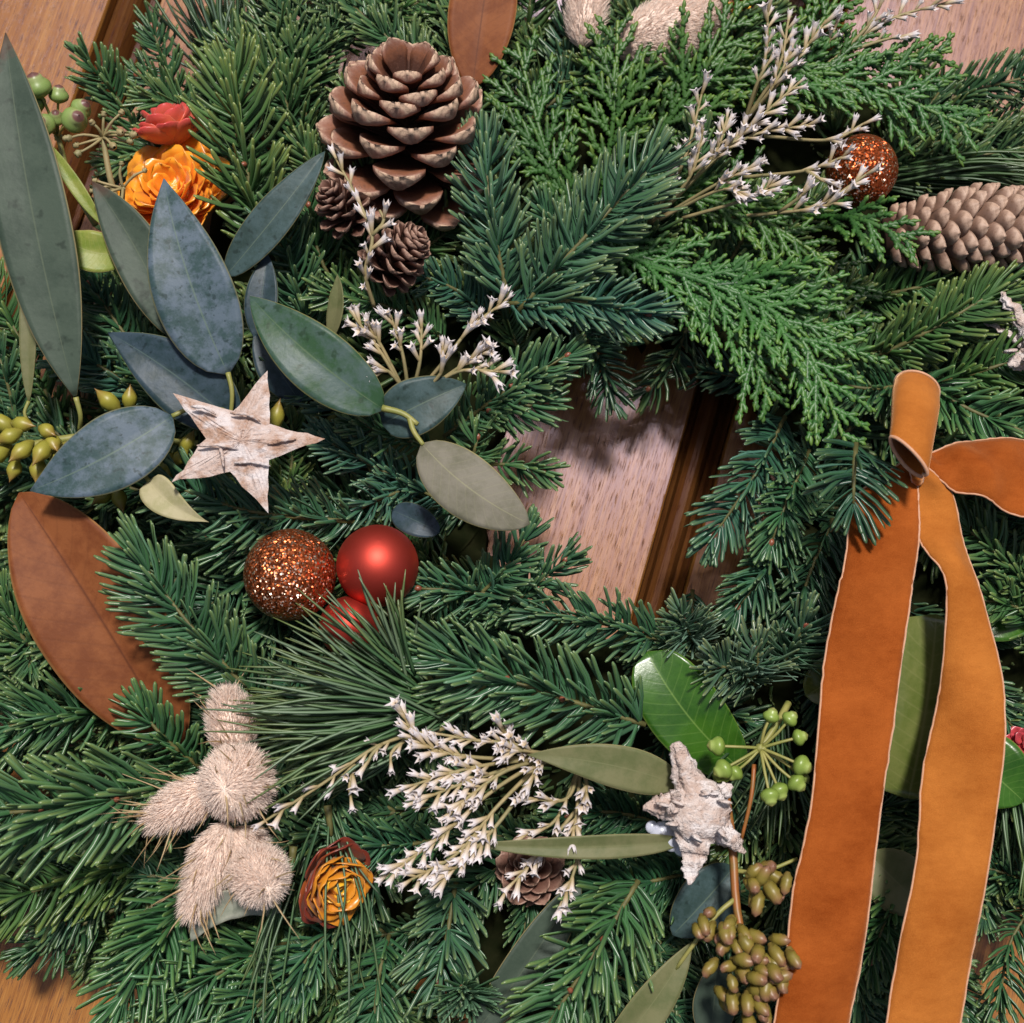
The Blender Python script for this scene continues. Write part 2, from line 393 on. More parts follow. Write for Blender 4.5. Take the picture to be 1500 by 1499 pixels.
# ------------------------------------------------------------------ fir needles
def needles(mb, B, D, bend, up, L, W, r, rings=5):
    """n flat curved needles as one vectorised block"""
    n = len(B)
    if rings == 5: s = np.array([0, .14, .55, .93, 1.0]); wp = np.array([.5, .92, 1.0, .92, .38])
    else: s = np.array([0, .35, .93, 1.0]); wp = np.array([.65, 1.0, .92, .38])
    R = len(s)
    pt = B[:, None] + L[:, None, None]*(s[None, :, None]*D[:, None] + (s**2)[None, :, None]*bend[:, None])
    tg = nrm(D[:, None] + 2*s[None, :, None]*bend[:, None])
    X = nrm(np.cross(tg, up[:, None])); Z = np.cross(X, tg)
    hw = .5*W[:, None]*wp[None]
    off = np.array([[1, .12], [0, .13], [-1, .12], [0, -.34]])
    v = pt[:, :, None] + hw[:, :, None, None]*(off[None, None, :, 0, None]*X[:, :, None] + off[None, None, :, 1, None]*Z[:, :, None])
    base = np.arange(n)[:, None, None]*R*4
    i = np.arange(R-1)[None, :, None]*4; j = np.arange(4)[None, None]; k = (j+1) % 4
    f = np.stack([base+i+j, base+i+k, base+i+4+k, base+i+4+j], -1).reshape(-1, 4)
    e = np.arange(n)*R*4 + (R-1)*4
    cap = np.stack([e, e+1, e+2, e+3], -1)
    c = np.zeros((n, R, 4, 3)); c[..., 0] = r[:, None, None]; c[..., 1] = s[None, :, None]
    c[..., 2] = np.array([.85, .05, .85, 1.0])[None, None]
    mb.add(v.reshape(-1, 3), np.concatenate([f, cap]), None, c.reshape(-1, 3))

def fir_axis(nb, sb, pts, L, W=6.2, dens=.40, topf=.24, g=rng, rings=5, lift=1.0, spread=1.0, tipstar=True):
    """needles and stem along one shoot; pts 3-D control points from its base to its tip"""
    m = max(6, int(np.linalg.norm(np.diff(np.asarray(pts), axis=0), axis=1).sum()/18))
    c = catmull(pts, m); seg = np.linalg.norm(np.diff(c, axis=0), axis=1); ln = seg.sum()
    tube(sb, c, np.linspace(3.6, 2.0, m)*W/6.2, 6)
    n = int(ln*dens*1.32); t = np.sort(g.uniform(.01, 1, n))
    cum = np.concatenate([[0], np.cumsum(seg)])/ln
    B = np.stack([np.interp(t, cum, c[:, q]) for q in range(3)], -1)
    T = nrm(np.stack([np.interp(t, cum, np.gradient(c, axis=0)[:, q]) for q in range(3)], -1))
    view = np.array([0, -.1, 1.0])
    X = nrm(np.cross(T, view)); N = np.cross(X, T)
    kind = g.random(n); side = np.where(np.arange(n) % 2 == 0, 1.0, -1.0)
    psi = np.where(kind < topf, g.uniform(-60, 60, n), side*g.normal(80, 13, n))*math.pi/180
    a = np.radians(np.where(kind < topf, g.normal(48, 12, n), g.normal(66, 8, n)))*spread
    a = a*(1 - .55*np.clip((t-.80)/.2, 0, 1))
    out = np.sin(psi)[:, None]*X + np.cos(psi)[:, None]*N*lift
    D = nrm(np.cos(a)[:, None]*T + np.sin(a)[:, None]*out + g.normal(0, .07, (n, 3)))
    bend = .26*T + .14*N + g.normal(0, .07, (n, 3)) - .14*out
    taper = np.interp(t, [0, .12, .75, 1], [.75, 1, 1, .72])
    LL = L*taper*np.where(kind < topf, .66, 1.0)*g.uniform(.82, 1.12, n)
    U = nrm(N + .35*g.normal(0, 1, (n, 3)) + .2*T)
    needles(nb, B, D, bend, U, LL*.93, .88*W*g.uniform(.85, 1.15, n), g.random(n), rings)
    if tipstar:
        k = 9; a2 = g.uniform(0, 2*math.pi, k); sp = g.uniform(.25, .8, k)
        D = nrm(T[-1] + sp[:, None]*(np.cos(a2)[:, None]*X[-1] + np.sin(a2)[:, None]*N[-1]))
        needles(nb, np.repeat(c[-1:], k, 0), D, g.normal(0, .06, (k, 3)), nrm(np.repeat(N[-1:], k, 0)+g.normal(0, .4, (k, 3))), L*g.uniform(.45, .75, k), np.full(k, W), g.random(k), rings)
    return c

FIR_GROUP = 'fir sprigs tied into the wreath'
def fir(label, axes, L=52, tint=(1, 1, 1), W=6.2, dens=.40, buds=1, topf=.24, lift=1.0, spread=1.0, star=True):
    """axes: list of pixel polylines [(x, y, h), ...] from base to tip"""
    b = P(*axes[0][0])
    t = thing('fir_sprig', b, label, 'fir sprig', FIR_GROUP)
    nb, sb = MB(), MB(); ends = []
    for ax in axes:
        pts = [P(*q) for q in ax]
        if len(pts) == 2:
            mid = (pts[0]+pts[1])/2; d = pts[1]-pts[0]
            mid = mid + np.array([-d[1], d[0], 0])*rnd.uniform(-.06, .06) + np.array([0, 0, 14.0])
            pts = [pts[0], mid, pts[1]]
        c = fir_axis(nb, sb, pts, L, W, dens, topf, rng, 5, lift, spread, star); ends.append(c)
    o = nb.build('needles', M['fir'], t); o.color = (*tint, 1); o['kind'] = 'stuff'
    sb.build('stem', M['stem'], t)
    for c in ends[:1] + ends[1:2]:
        for k in range(buds):
            p = c[-1] if k == 0 else c[int(len(c)*rnd.uniform(.3, .8))] + np.array([rnd.uniform(-4, 4), rnd.uniform(-4, 4), 6])
            d = nrm(c[-1]-c[-3]) if k == 0 else np.array([rnd.uniform(-.4, .4), rnd.uniform(-.4, .4), 1.0])
            q = MB(); ball(q, p, 4.6, d, 1.35, 8, 6); q.build('bud', M['bud'], t)
    return t

# filler sprigs: eight shapes, copied
WOOD = [[(-300, -300), (330, -300), (300, 0), (200, 60), (170, 140), (95, 250), (90, 330), (-300, 480)],
        [(1320, -300), (1900, -300), (1900, 90), (1500, 60), (1370, 60), (1310, 40)],
        [(-300, 1395), (0, 1395), (60, 1420), (150, 1470), (240, 1600), (-300, 1800)],
        [(1425, 1380), (1490, 1350), (1900, 1300), (1900, 1900), (1410, 1900)],
        [(845, 575), (1040, 560), (1025, 720), (1010, 800), (965, 880), (800, 890), (785, 800), (790, 640)]]
def poly_d(p, poly):
    """signed distance in pixels, negative inside"""
    x, y = p; ins = False; best = 1e9
    for (x0, y0), (x1, y1) in zip(poly, poly[1:]+poly[:1]):
        if (y0 > y) != (y1 > y) and x < (x1-x0)*(y-y0)/(y1-y0)+x0: ins = not ins
        dx, dy = x1-x0, y1-y0; t = max(0, min(1, ((x-x0)*dx+(y-y0)*dy)/(dx*dx+dy*dy)))
        best = min(best, math.hypot(x-x0-t*dx, y-y0-t*dy))
    return -best if ins else best

# ring under everything, added and coloured near black to put shade in gaps
HC = P(925, 725, 0)
mb = MB(); na, nbb = 96, 18
A = np.linspace(0, 2*math.pi, na, endpoint=False); Bq = np.linspace(0, 2*math.pi, nbb, endpoint=False)
lump = rng.normal(0, .05, (na, nbb))
Rm, rx, rz = 520, 285, 62
v = np.stack([(Rm+rx*np.cos(Bq)[None]*(1+lump))*np.cos(A)[:, None], (Rm+rx*np.cos(Bq)[None]*(1+lump))*np.sin(A)[:, None], 52+rz*np.sin(Bq)[None]*(1+lump*1.5)], -1) + HC
i = np.arange(na)[:, None]; j = np.arange(nbb)[None]
f = np.stack([i*nbb+j, ((i+1) % na)*nbb+j, ((i+1) % na)*nbb+(j+1) % nbb, i*nbb+(j+1) % nbb], -1).reshape(-1, 4)
mb.add(v.reshape(-1, 3), f)
tag(mb.build('wreath_ring', M['gap_shade'], base=HC), 'added near-black ring under the fir sprigs, coloured as the shade in the gaps', 'wreath ring')

protos = []
g2 = np.random.default_rng(21)
for k in range(10):
    nb, sb = MB(), MB(); L = 250
    fir_axis(nb, sb, [(0, 0, 0), (g2.uniform(-15, 15), L*.5, 14), (0, L, 22)], 54, 6.2, .42, .26, g2, 4)
    for sx in (-1, 1):
        y0 = g2.uniform(60, 110); l2 = g2.uniform(105, 140); an = math.radians(g2.uniform(36, 50))
        fir_axis(nb, sb, [(0, y0, 6), (sx*math.sin(an)*l2*.5, y0+math.cos(an)*l2*.45, 14), (sx*math.sin(an)*l2, y0+math.cos(an)*l2, 18)], 50, 6.0, .42, .26, g2, 4)
    protos.append((nb.mesh('needles', M['fir']), sb.mesh('stem', M['stem'])))
FLABEL = 'dark green fir sprig packed deep among the others in the body of the wreath'
def filler(x, y, ang, h, sc, tint, tilt=0.0):
    t = thing('fir_sprig', P(x, y, h), FLABEL, 'fir sprig', 'fir sprigs packed beneath the decorations')
    t.rotation_euler = (tilt, rnd.uniform(-.25, .25), ang); t.scale = (sc, sc, sc)
    a, b = protos[rnd.randrange(10)]
    for nm, me in (('needles', a), ('stem', b)):
        o = bpy.data.objects.new(nm, me); COL.objects.link(o); o.parent = t
        if nm == 'needles': o.color = (*tint, 1); o['kind'] = 'stuff'
nf = 0
fr = random.Random(5)
cells = [(x+fr.uniform(-45, 45), y+fr.uniform(-45, 45)) for x in range(-130, 1690, 95) for y in range(-130, 1690, 95)]
fr.shuffle(cells)
for (x, y) in cells:
    if math.hypot(x-860, y-740) > 980: continue
    for tr in range(8):
        ax = math.atan2(y-725, x-915) + fr.uniform(-1.3, 1.3)     # pixel direction, mostly outwards
        sc = fr.uniform(.95, 1.25); ln = 250*sc
        ok = True
        for q in (-.0, .35, .7, 1.0):
            px, py = x+math.cos(ax)*ln*q, y+math.sin(ax)*ln*q
            if any(poly_d((px, py), w_) < (18 if w_ is WOOD[4] else 30) for w_ in WOOD): ok = False; break
        if ok and any(poly_d((x+math.cos(ax)*ln*.6+s_*80*math.sin(ax), y+math.sin(ax)*ln*.6-s_*80*math.cos(ax)), w_) < 12 for w_ in WOOD for s_ in (-1, 1)): ok = False
        if ok: break
    if not ok or nf >= 225: continue
    b = fr.uniform(.75, 1.15); wq = fr.uniform(-.10, .42)
    filler(x, y, -ax - math.pi/2 + 0, fr.uniform(40, 130), sc, (b*(1+wq), b*(1+.25*wq), b*(1-.6*wq)), fr.uniform(-.05, .28))
    nf += 1
print('fillers', nf)

# ------------------------------------------------------------------ fir sprigs one can tell apart
YG, GR, BL, DK, OL, GY = (1.35, 1.12, .75), (1, 1, 1), (.95, 1.02, 1.35), (.62, .66, .72), (1.5, 1.05, .7), (1.55, 1.2, 1.45)  # DK and other low tints put shade into the shaded sprigs' needle colour
# upper left
fir('bright yellow-green fir sprig standing over the orange strawflower', [[(385, 370, 195), (362, 250, 240), (338, 114, 265)]], 92, (1.5, 1.22, .8), 7.8, .42, 3, .34)
fir('fir sprig at the top edge between the left corner and the big pine cone', [[(440, 230, 130), (410, 110, 170), (396, -30, 180)], [(425, 150, 150), (330, 60, 160)], [(420, 150, 150), (470, 40, 165)]], 64, (1.15, 1.05, .8), 6.8, .4, 2)
fir('short dark fir sprig above the dried yellow umbel, upper left', [[(235, 270, 90), (185, 165, 140), (125, 85, 170)]], 56, (1.05, 1, .8), 6.5, .42, 1, .3)
fir('fir sprig silhouetted against the oak in the upper left corner', [[(280, 210, 100), (250, 120, 130), (222, 38, 140)], [(262, 160, 120), (200, 110, 130)]], 48, (.95, .95, .8), 5.6, .42)
fir('fir sprig crossing the top edge directly above the big pine cone', [[(450, 70, 120), (550, 30, 145), (655, -14, 150)], [(540, 40, 140), (590, -60, 150)]], 58, (1.15, 1.05, .7), 6.5, .4)
fir('fir sprig left of the small pine cones with its tip up', [[(455, 500, 170), (430, 400, 205), (408, 318, 225)]], 66, GR, 6.8, .42, 1, .3)
fir('fir sprig between the two grey-blue pointed leaves and the left small cone', [[(520, 470, 150), (470, 380, 190), (452, 300, 200)]], 58, (1.1, 1.1, .8), 6.4, .4)
fir('dark fir sprig showing between the long grey-green leaf and the blue leaf', [[(255, 590, 150), (190, 500, 180), (130, 415, 190)]], 58, (.75, .85, .75), 6.4, .44, 2)
fir('fir sprig at the left edge beside the long grey-green leaf', [[(90, 620, 120), (30, 500, 160), (-20, 395, 170)]], 58, (1.25, 1.1, .75), 6.4, .42)
fir('fir sprig behind the lime eucalyptus buds at the left', [[(260, 620, 130), (160, 545, 170), (80, 505, 180)]], 60, BL, 6.4, .42)
fir('fir sprig above the flat birch star and right of it', [[(560, 720, 170), (490, 600, 215), (405, 545, 235)]], 52, BL, 5.8, .42, 1, .36)
fir('fir sprig just right of the lower arms of the flat birch star', [[(660, 740, 160), (560, 690, 205), (468, 640, 215)], [(600, 715, 185), (520, 750, 200)]], 54, BL, 5.8, .42, 1, .36)
fir('fir sprig running left beneath the flat birch star', [[(520, 765, 200), (360, 748, 240), (225, 700, 250)]], 72, (1, 1.03, 1.12), 6.8, .44, 1, .22)
fir('fir sprig laid over the big brown magnolia leaf', [[(390, 1040, 240), (290, 930, 280), (205, 822, 290)]], 86, (1.1, 1.08, 1.0), 7.0, .46, 1, .22)
fir('small fir sprig above the copper glitter bauble', [[(480, 800, 180), (390, 800, 215), (300, 785, 220)]], 62, (.8, .9, .85), 6.2, .42)
# centre top
fir('upright blue-green fir sprig right of the big pine cone', [[(745, 440, 230), (722, 330, 262), (708, 215, 270)]], 72, (1.15, 1.1, 1.25), 7.4, .46, 1, .2)
fir('blue-green fir sprig pointing up and right from the middle', [[(760, 455, 240), (850, 355, 278), (955, 242, 285)]], 84, (1.2, 1.1, 1.2), 7.4, .46, 1, .18)
fir('fir sprig pointing right with needles hanging above the hole', [[(740, 445, 230), (850, 442, 262), (950, 462, 262)]], 62, BL, 6.8, .46, 1, .16)
fir('fir sprig tip facing out left of the white statice cluster', [[(655, 500, 170), (570, 450, 210), (480, 432, 220)]], 54, (1.2, 1.1, .85), 6.2, .42)
fir('fir sprig under the right small pine cone', [[(720, 470, 170), (660, 420, 200), (590, 400, 215)]], 52, BL, 6, .42)
fir('fir sprig reaching into the hole from its upper left', [[(650, 640, 190), (745, 570, 235), (832, 520, 235)], [(700, 605, 210), (800, 590, 225)]], 56, (1.05, 1.05, 1.0), 6.4, .44, 2)
fir('fir sprig behind the olive-backed leaf at the left rim of the hole', [[(660, 690, 170), (735, 680, 205), (795, 690, 210)], [(690, 690, 185), (700, 640, 225)]], 50, (1.2, 1.12, .95), 6, .42)
fir('fir sprig filling the gap below the grey-blue leaf, left of the hole', [[(640, 660, 190), (580, 640, 215), (520, 620, 220)]], 48, (1.1, 1.08, .9), 5.8, .42, 1, .4)
fir('fir sprig pointing up between the red bauble and the hole', [[(640, 920, 180), (725, 850, 225), (775, 780, 235)]], 54, (1, 1.03, 1.05), 6.2, .44, 1)
fir('fir sprig pointing left right beside the matt red bauble', [[(800, 890, 170), (700, 868, 220), (612, 862, 230)]], 58, (1.0, 1.05, 1.1), 6.2, .46, 1)
fir('fir sprig at the lower left rim of the hole', [[(700, 930, 170), (770, 870, 205), (828, 820, 210)]], 52, GR, 6, .44)
# hole rim
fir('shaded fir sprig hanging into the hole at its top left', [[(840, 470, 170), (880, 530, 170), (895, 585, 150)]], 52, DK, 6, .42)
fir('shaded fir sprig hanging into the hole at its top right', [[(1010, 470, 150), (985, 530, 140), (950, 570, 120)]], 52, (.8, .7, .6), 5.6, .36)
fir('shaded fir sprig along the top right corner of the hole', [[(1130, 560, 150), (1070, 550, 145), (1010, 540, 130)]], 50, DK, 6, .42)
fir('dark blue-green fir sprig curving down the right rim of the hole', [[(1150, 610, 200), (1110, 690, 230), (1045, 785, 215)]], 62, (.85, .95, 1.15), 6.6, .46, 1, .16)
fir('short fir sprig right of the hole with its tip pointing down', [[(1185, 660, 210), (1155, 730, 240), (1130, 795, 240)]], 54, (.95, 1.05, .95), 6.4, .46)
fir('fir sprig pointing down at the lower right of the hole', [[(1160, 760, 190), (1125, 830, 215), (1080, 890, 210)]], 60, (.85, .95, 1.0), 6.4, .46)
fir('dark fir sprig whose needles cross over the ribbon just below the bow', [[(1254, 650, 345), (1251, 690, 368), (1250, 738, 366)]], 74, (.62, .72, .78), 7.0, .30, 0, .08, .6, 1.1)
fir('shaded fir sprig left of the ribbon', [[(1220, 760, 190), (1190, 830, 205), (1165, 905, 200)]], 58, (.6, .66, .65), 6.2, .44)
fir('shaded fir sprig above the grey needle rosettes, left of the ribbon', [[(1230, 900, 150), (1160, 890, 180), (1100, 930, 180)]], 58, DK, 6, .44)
fir('fir sprig standing up along the bottom rim of the hole', [[(1000, 950, 170), (890, 915, 205), (785, 895, 210)]], 62, (1.1, 1.08, 1.15), 6.4, .48, 1, .3, 1.3)
fir('large fir sprig pointing left below the hole', [[(945, 1062, 250), (800, 1015, 285), (640, 962, 285)]], 88, (1.12, 1.1, 1.05), 7.4, .48, 3, .26)
fir('grey-green fir rosette facing out at the lower right corner of the hole', [[(1020, 950, 180), (1010, 930, 230), (1000, 905, 260)]], 60, GY, 6.2, .9, 1, .4)
fir('grey fir rosette left of the green ivy berries', [[(1110, 1010, 190), (1085, 985, 235), (1050, 975, 265)], [(1100, 1000, 200), (1110, 950, 250)]], 66, GY, 6.4, .6, 1, .4)
fir('grey fir rosette close to the left edge of the ribbon', [[(1140, 980, 200), (1160, 950, 240), (1180, 915, 265)]], 66, (1.35, 1.15, 1.3), 6.4, .6, 1, .4)
# right side
fir('yellow-green fir sprig above the bow pointing up and right', [[(1290, 520, 200), (1370, 480, 240), (1462, 425, 250)]], 66, (1.3, 1.12, .7), 7.0, .46, 1, .26)
fir('fir sprig right of the bow loop with needles hanging down', [[(1345, 555, 220), (1420, 600, 250), (1520, 640, 255)]], 62, (1.0, 1.08, .8), 6.8, .46, 1, .2)
fir('olive fir sprig above the right ribbon loop at the edge', [[(1380, 560, 200), (1450, 540, 235), (1530, 510, 240)]], 62, (1.15, 1.08, .65), 6.6, .44)
fir('fir sprig under the right ribbon loop pointing left', [[(1540, 890, 210), (1470, 820, 240), (1400, 762, 245)]], 58, (1.3, 1.12, .85), 6.4, .46, 1, .34)
fir('fir sprig right of the amber ribbon tail at the edge', [[(1560, 960, 180), (1490, 890, 220), (1430, 880, 225)]], 56, (1.2, 1.1, .75), 6.4, .44)
fir('dark fir sprig with upright needles at the upper right edge', [[(1340, 170, 120), (1420, 135, 150), (1540, 105, 155)]], 58, (.75, .75, .65), 6.4, .44, 0, .3)
fir('brownish fir sprig between the orange bauble and the right edge', [[(1310, 250, 130), (1400, 235, 160), (1530, 210, 165)]], 62, (1.1, .9, .7), 6.0, .40)
fir('lower brownish fir sprig over the oak at the right edge', [[(1330, 190, 110), (1420, 190, 135), (1530, 170, 140)]], 60, (.95, .8, .6), 5.6, .36)
fir('fir sprig under the scaly closed cone', [[(1260, 440, 160), (1350, 420, 200), (1420, 400, 205)]], 60, (1.2, 1.1, .7), 6.6, .44)
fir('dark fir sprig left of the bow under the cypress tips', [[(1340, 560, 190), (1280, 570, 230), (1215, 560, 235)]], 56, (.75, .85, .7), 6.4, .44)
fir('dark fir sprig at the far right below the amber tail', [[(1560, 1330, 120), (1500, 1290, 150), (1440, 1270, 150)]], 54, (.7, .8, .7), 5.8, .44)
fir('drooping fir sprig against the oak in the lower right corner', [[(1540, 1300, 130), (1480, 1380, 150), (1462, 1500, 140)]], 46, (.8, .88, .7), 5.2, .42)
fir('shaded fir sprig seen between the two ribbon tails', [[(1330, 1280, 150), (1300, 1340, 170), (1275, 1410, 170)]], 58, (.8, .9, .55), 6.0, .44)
# lower left
fir('large bright fir sprig pointing left at the left edge', [[(270, 1150, 250), (130, 1178, 285), (-40, 1196, 290)]], 104, (1.2, 1.15, .95), 8.6, .44, 3, .26)
fir('fir sprig above the large bright one at the left edge', [[(170, 1040, 170), (80, 1050, 210), (-30, 1075, 215)]], 74, (.95, 1.0, .85), 7.2, .44, 1)
fir('small fir sprig left of the magnolia leaf', [[(80, 990, 150), (30, 930, 185), (-5, 870, 195)]], 62, (1.2, 1.1, .85), 6.8, .44)
fir('fir sprig below the magnolia leaf left of the uppermost bunny tail', [[(300, 1130, 190), (245, 1085, 235), (205, 1040, 245)]], 62, (1.05, 1.1, .9), 6.8, .44)
fir('yellowish fir sprig at the left edge under the large bright one', [[(210, 1260, 150), (100, 1290, 190), (-30, 1330, 195)]], 74, (1.35, 1.15, .7), 7, .44)
fir('dark fir sprig at the lower left against the oak', [[(220, 1310, 110), (130, 1350, 140), (40, 1395, 140)]], 58, (.7, .8, .65), 6.4, .46)
fir('fir sprig below the hanging bunny tails pointing down left', [[(310, 1290, 190), (245, 1360, 225), (180, 1460, 225)]], 86, (1.0, 1.12, .85), 7.2, .46, 1)
fir('fir sprig at the bottom edge under the dried grey leaf', [[(420, 1380, 180), (330, 1420, 215), (240, 1480, 215)]], 78, (1.05, 1.12, .9), 7, .46, 1)
fir('fir sprig at the bottom edge left of the centre', [[(470, 1410, 190), (390, 1460, 220), (330, 1540, 220)]], 74, (.9, 1.05, .9), 7, .46)
fir('fir sprig pointing down below the amber strawflower', [[(520, 1330, 180), (460, 1385, 215), (430, 1450, 220)]], 62, (1.0, 1.1, 1.1), 6.6, .46)
fir('fir sprig hanging below the white statice at the bottom', [[(668, 1290, 200), (655, 1370, 232), (640, 1440, 232)]], 76, (1.15, 1.1, 1.2), 7.0, .46, 1, .2)
fir('fir rosette with its tip facing out at the bottom', [[(690, 1470, 180), (683, 1458, 235), (678, 1445, 270)]], 62, (1.1, 1.05, 1.0), 6.4, .9, 1, .4)
fir('fir sprig at the bottom edge with its tip pointing down', [[(570, 1370, 180), (555, 1430, 215), (545, 1520, 220)]], 62, (.95, 1.05, .95), 6.4, .46)
fir('large fir sprig pointing down at the bottom right of the centre', [[(935, 1290, 230), (875, 1390, 262), (790, 1520, 265)]], 94, (1.15, 1.12, .9), 7.8, .46, 3, .26)
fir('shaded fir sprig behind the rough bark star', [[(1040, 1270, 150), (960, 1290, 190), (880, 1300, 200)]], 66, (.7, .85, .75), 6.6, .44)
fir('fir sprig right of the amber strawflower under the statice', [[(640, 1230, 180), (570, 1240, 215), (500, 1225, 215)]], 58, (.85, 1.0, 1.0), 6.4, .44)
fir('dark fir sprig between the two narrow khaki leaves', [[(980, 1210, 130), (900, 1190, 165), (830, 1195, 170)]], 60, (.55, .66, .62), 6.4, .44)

# ------------------------------------------------------------------ cypress sprays
def cypress(label, pts, wid, tint=(1, 1, 1), g=None, one=0, roll=0.0):
    g = g or random.Random(len(label)*7+int(pts[0][0]))
    t = thing('cypress_spray', P(*pts[0]), label, 'cypress spray', 'flat cypress sprays in the upper right')
    sb, nb = MB(), MB()
    c = catmull([P(*q) for q in pts], 40)
    ln = np.linalg.norm(np.diff(c, axis=0), axis=1).sum()
    tan = nrm(np.gradient(c, axis=0))
    view = nrm(np.array([math.sin(roll), -.1, math.cos(roll)]))
    def cord(p0, d, L, r0, curve, z):
        n = max(4, int(L/3.1)); s = np.linspace(0, 1, n)
        q = p0 + L*(s[:, None]*d + (s**2)[:, None]*curve) ; q[:, 2] += z*s*s*L
        r = r0*(1-.45*s**2)*(1+.30*np.where(np.arange(n) % 2 == 0, 1, -1)*(s < .97)); r[-1] *= .5
        tube(nb, q, r, 5, .72, view, (g.random(), None, .25 + .5*g.random()))
        return q
    n = max(12, len(c)); 
    rr = np.linspace(5.0, 3.0, 40)
    k = int(ln/17); side = 1
    n2 = int(ln/3.1)
    cc = catmull(c, n2); r = np.linspace(5.2, 3.0, n2)*(1+.22*np.where(np.arange(n2) % 2 == 0, 1, -1))
    tube(nb, cc, r, 6, .75, view, (.6, None, .4))
    for m in range(2, k):
        f = m/k; side = -side
        if one and side != one and g.random() < .6: continue
        i = min(38, int(f*39)); p0 = c[i]; T = tan[i]; X = nrm(np.cross(T, view))
        an = math.radians(g.uniform(28, 52))
        L = wid*(math.sin(math.pi*min(1, .22+.78*f))**.8*.9+.1)*g.uniform(.55, 1.2) + 12
        d = nrm(math.cos(an)*T + math.sin(an)*side*X + np.array([0, 0, g.uniform(-.12, .2)]))
        q = cord(p0, d, L, 4.8, .22*T, g.uniform(-.12, .05))
        Xl = nrm(np.cross(d, view)); s2 = side
        m2 = int(L/13.5)
        for u in range(1, m2+1):
            ff = u/(m2+1); s2 = -s2; pi = q[int(ff*(len(q)-1))]
            L2 = max(11, L*.42*(1-ff)**.7*g.uniform(.7, 1.15))
            a2 = math.radians(g.uniform(30, 44))
            d2 = nrm(math.cos(a2)*(d+.35*ff*T) + math.sin(a2)*s2*Xl + np.array([0, 0, g.uniform(-.1, .18)]))
            q2 = cord(pi, d2, L2, 4.5, .18*d, g.uniform(-.1, .05))
            if L2 > 34:
                X2 = nrm(np.cross(d2, view))
                for u3 in range(1, int(L2/12)):
                    s3 = 1 if u3 % 2 else -1
                    cord(q2[int(u3*12/L2*(len(q2)-1))], nrm(.8*d2 + .6*s3*X2), g.uniform(10, 18), 4.0, .1*d2, 0)
    o = nb.build('scale_leaves', M['cypress'], t); o.color = (*tint, 1); o['kind'] = 'stuff'
    return t
BRT, MID, DRK = (1.2, 1.1, 1.0), (1, 1, 1), (.6, .7, .75)  # DRK is a shade tint, coloured into the sprays that lie deep
cypress('cypress spray standing up right beside the big pine cone', [(850, 330, 150), (800, 220, 190), (757, 62, 205)], 95, MID)
cypress('cypress spray pointing up in front of the pale bunny tails', [(880, 300, 150), (900, 160, 210), (905, 30, 225)], 88, (1.2, 1.1, .9))
cypress('cypress spray reaching to the top edge over the yellow flower', [(930, 240, 160), (1020, 120, 220), (1110, -30, 240)], 95, BRT)
cypress('cypress spray near the top edge among the statice tips', [(1040, 190, 160), (1150, 100, 205), (1240, -20, 215)], 80, (1.1, 1.1, .9))
cypress('long cypress spray reaching right above the orange bauble', [(980, 130, 190), (1200, 100, 235), (1395, 75, 240)], 90, (1.25, 1.15, 1.0))
cypress('long cypress spray ending in drooping tips at the upper right', [(1000, 110, 180), (1230, 115, 240), (1440, 195, 245)], 105, (1.1, 1.15, 1.3))
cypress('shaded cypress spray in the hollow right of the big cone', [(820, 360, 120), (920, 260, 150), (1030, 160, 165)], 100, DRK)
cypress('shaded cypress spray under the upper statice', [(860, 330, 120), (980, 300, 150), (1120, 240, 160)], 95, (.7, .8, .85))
cypress('cypress spray with a pale tip below the statice and the bauble', [(930, 270, 200), (1090, 310, 240), (1222, 388, 250)], 90, (1.25, 1.15, .95))
cypress('small cypress spray between the orange bauble and the closed cone', [(1180, 318, 200), (1262, 322, 285), (1345, 362, 318)], 62, (1.0, 1.05, 1.0))
cypress('cypress spray spreading right below the centre of the upper garland', [(900, 370, 210), (1080, 430, 262), (1270, 500, 270)], 105, (1.05, 1.15, 1.3))
cypress('cypress spray hanging down towards the right rim of the hole', [(960, 390, 210), (1080, 490, 265), (1130, 595, 265)], 95, (1.15, 1.2, 1.2))
cypress('cypress spray hanging down towards the bow', [(1010, 400, 230), (1160, 480, 290), (1242, 655, 290)], 105, (1.2, 1.25, 1.3))
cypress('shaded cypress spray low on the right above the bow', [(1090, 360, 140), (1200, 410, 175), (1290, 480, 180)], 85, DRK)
cypress('cypress spray at the centre under the upper fir sprigs', [(850, 330, 170), (930, 370, 215), (1000, 420, 230)], 75, (.95, 1.05, 1.2))

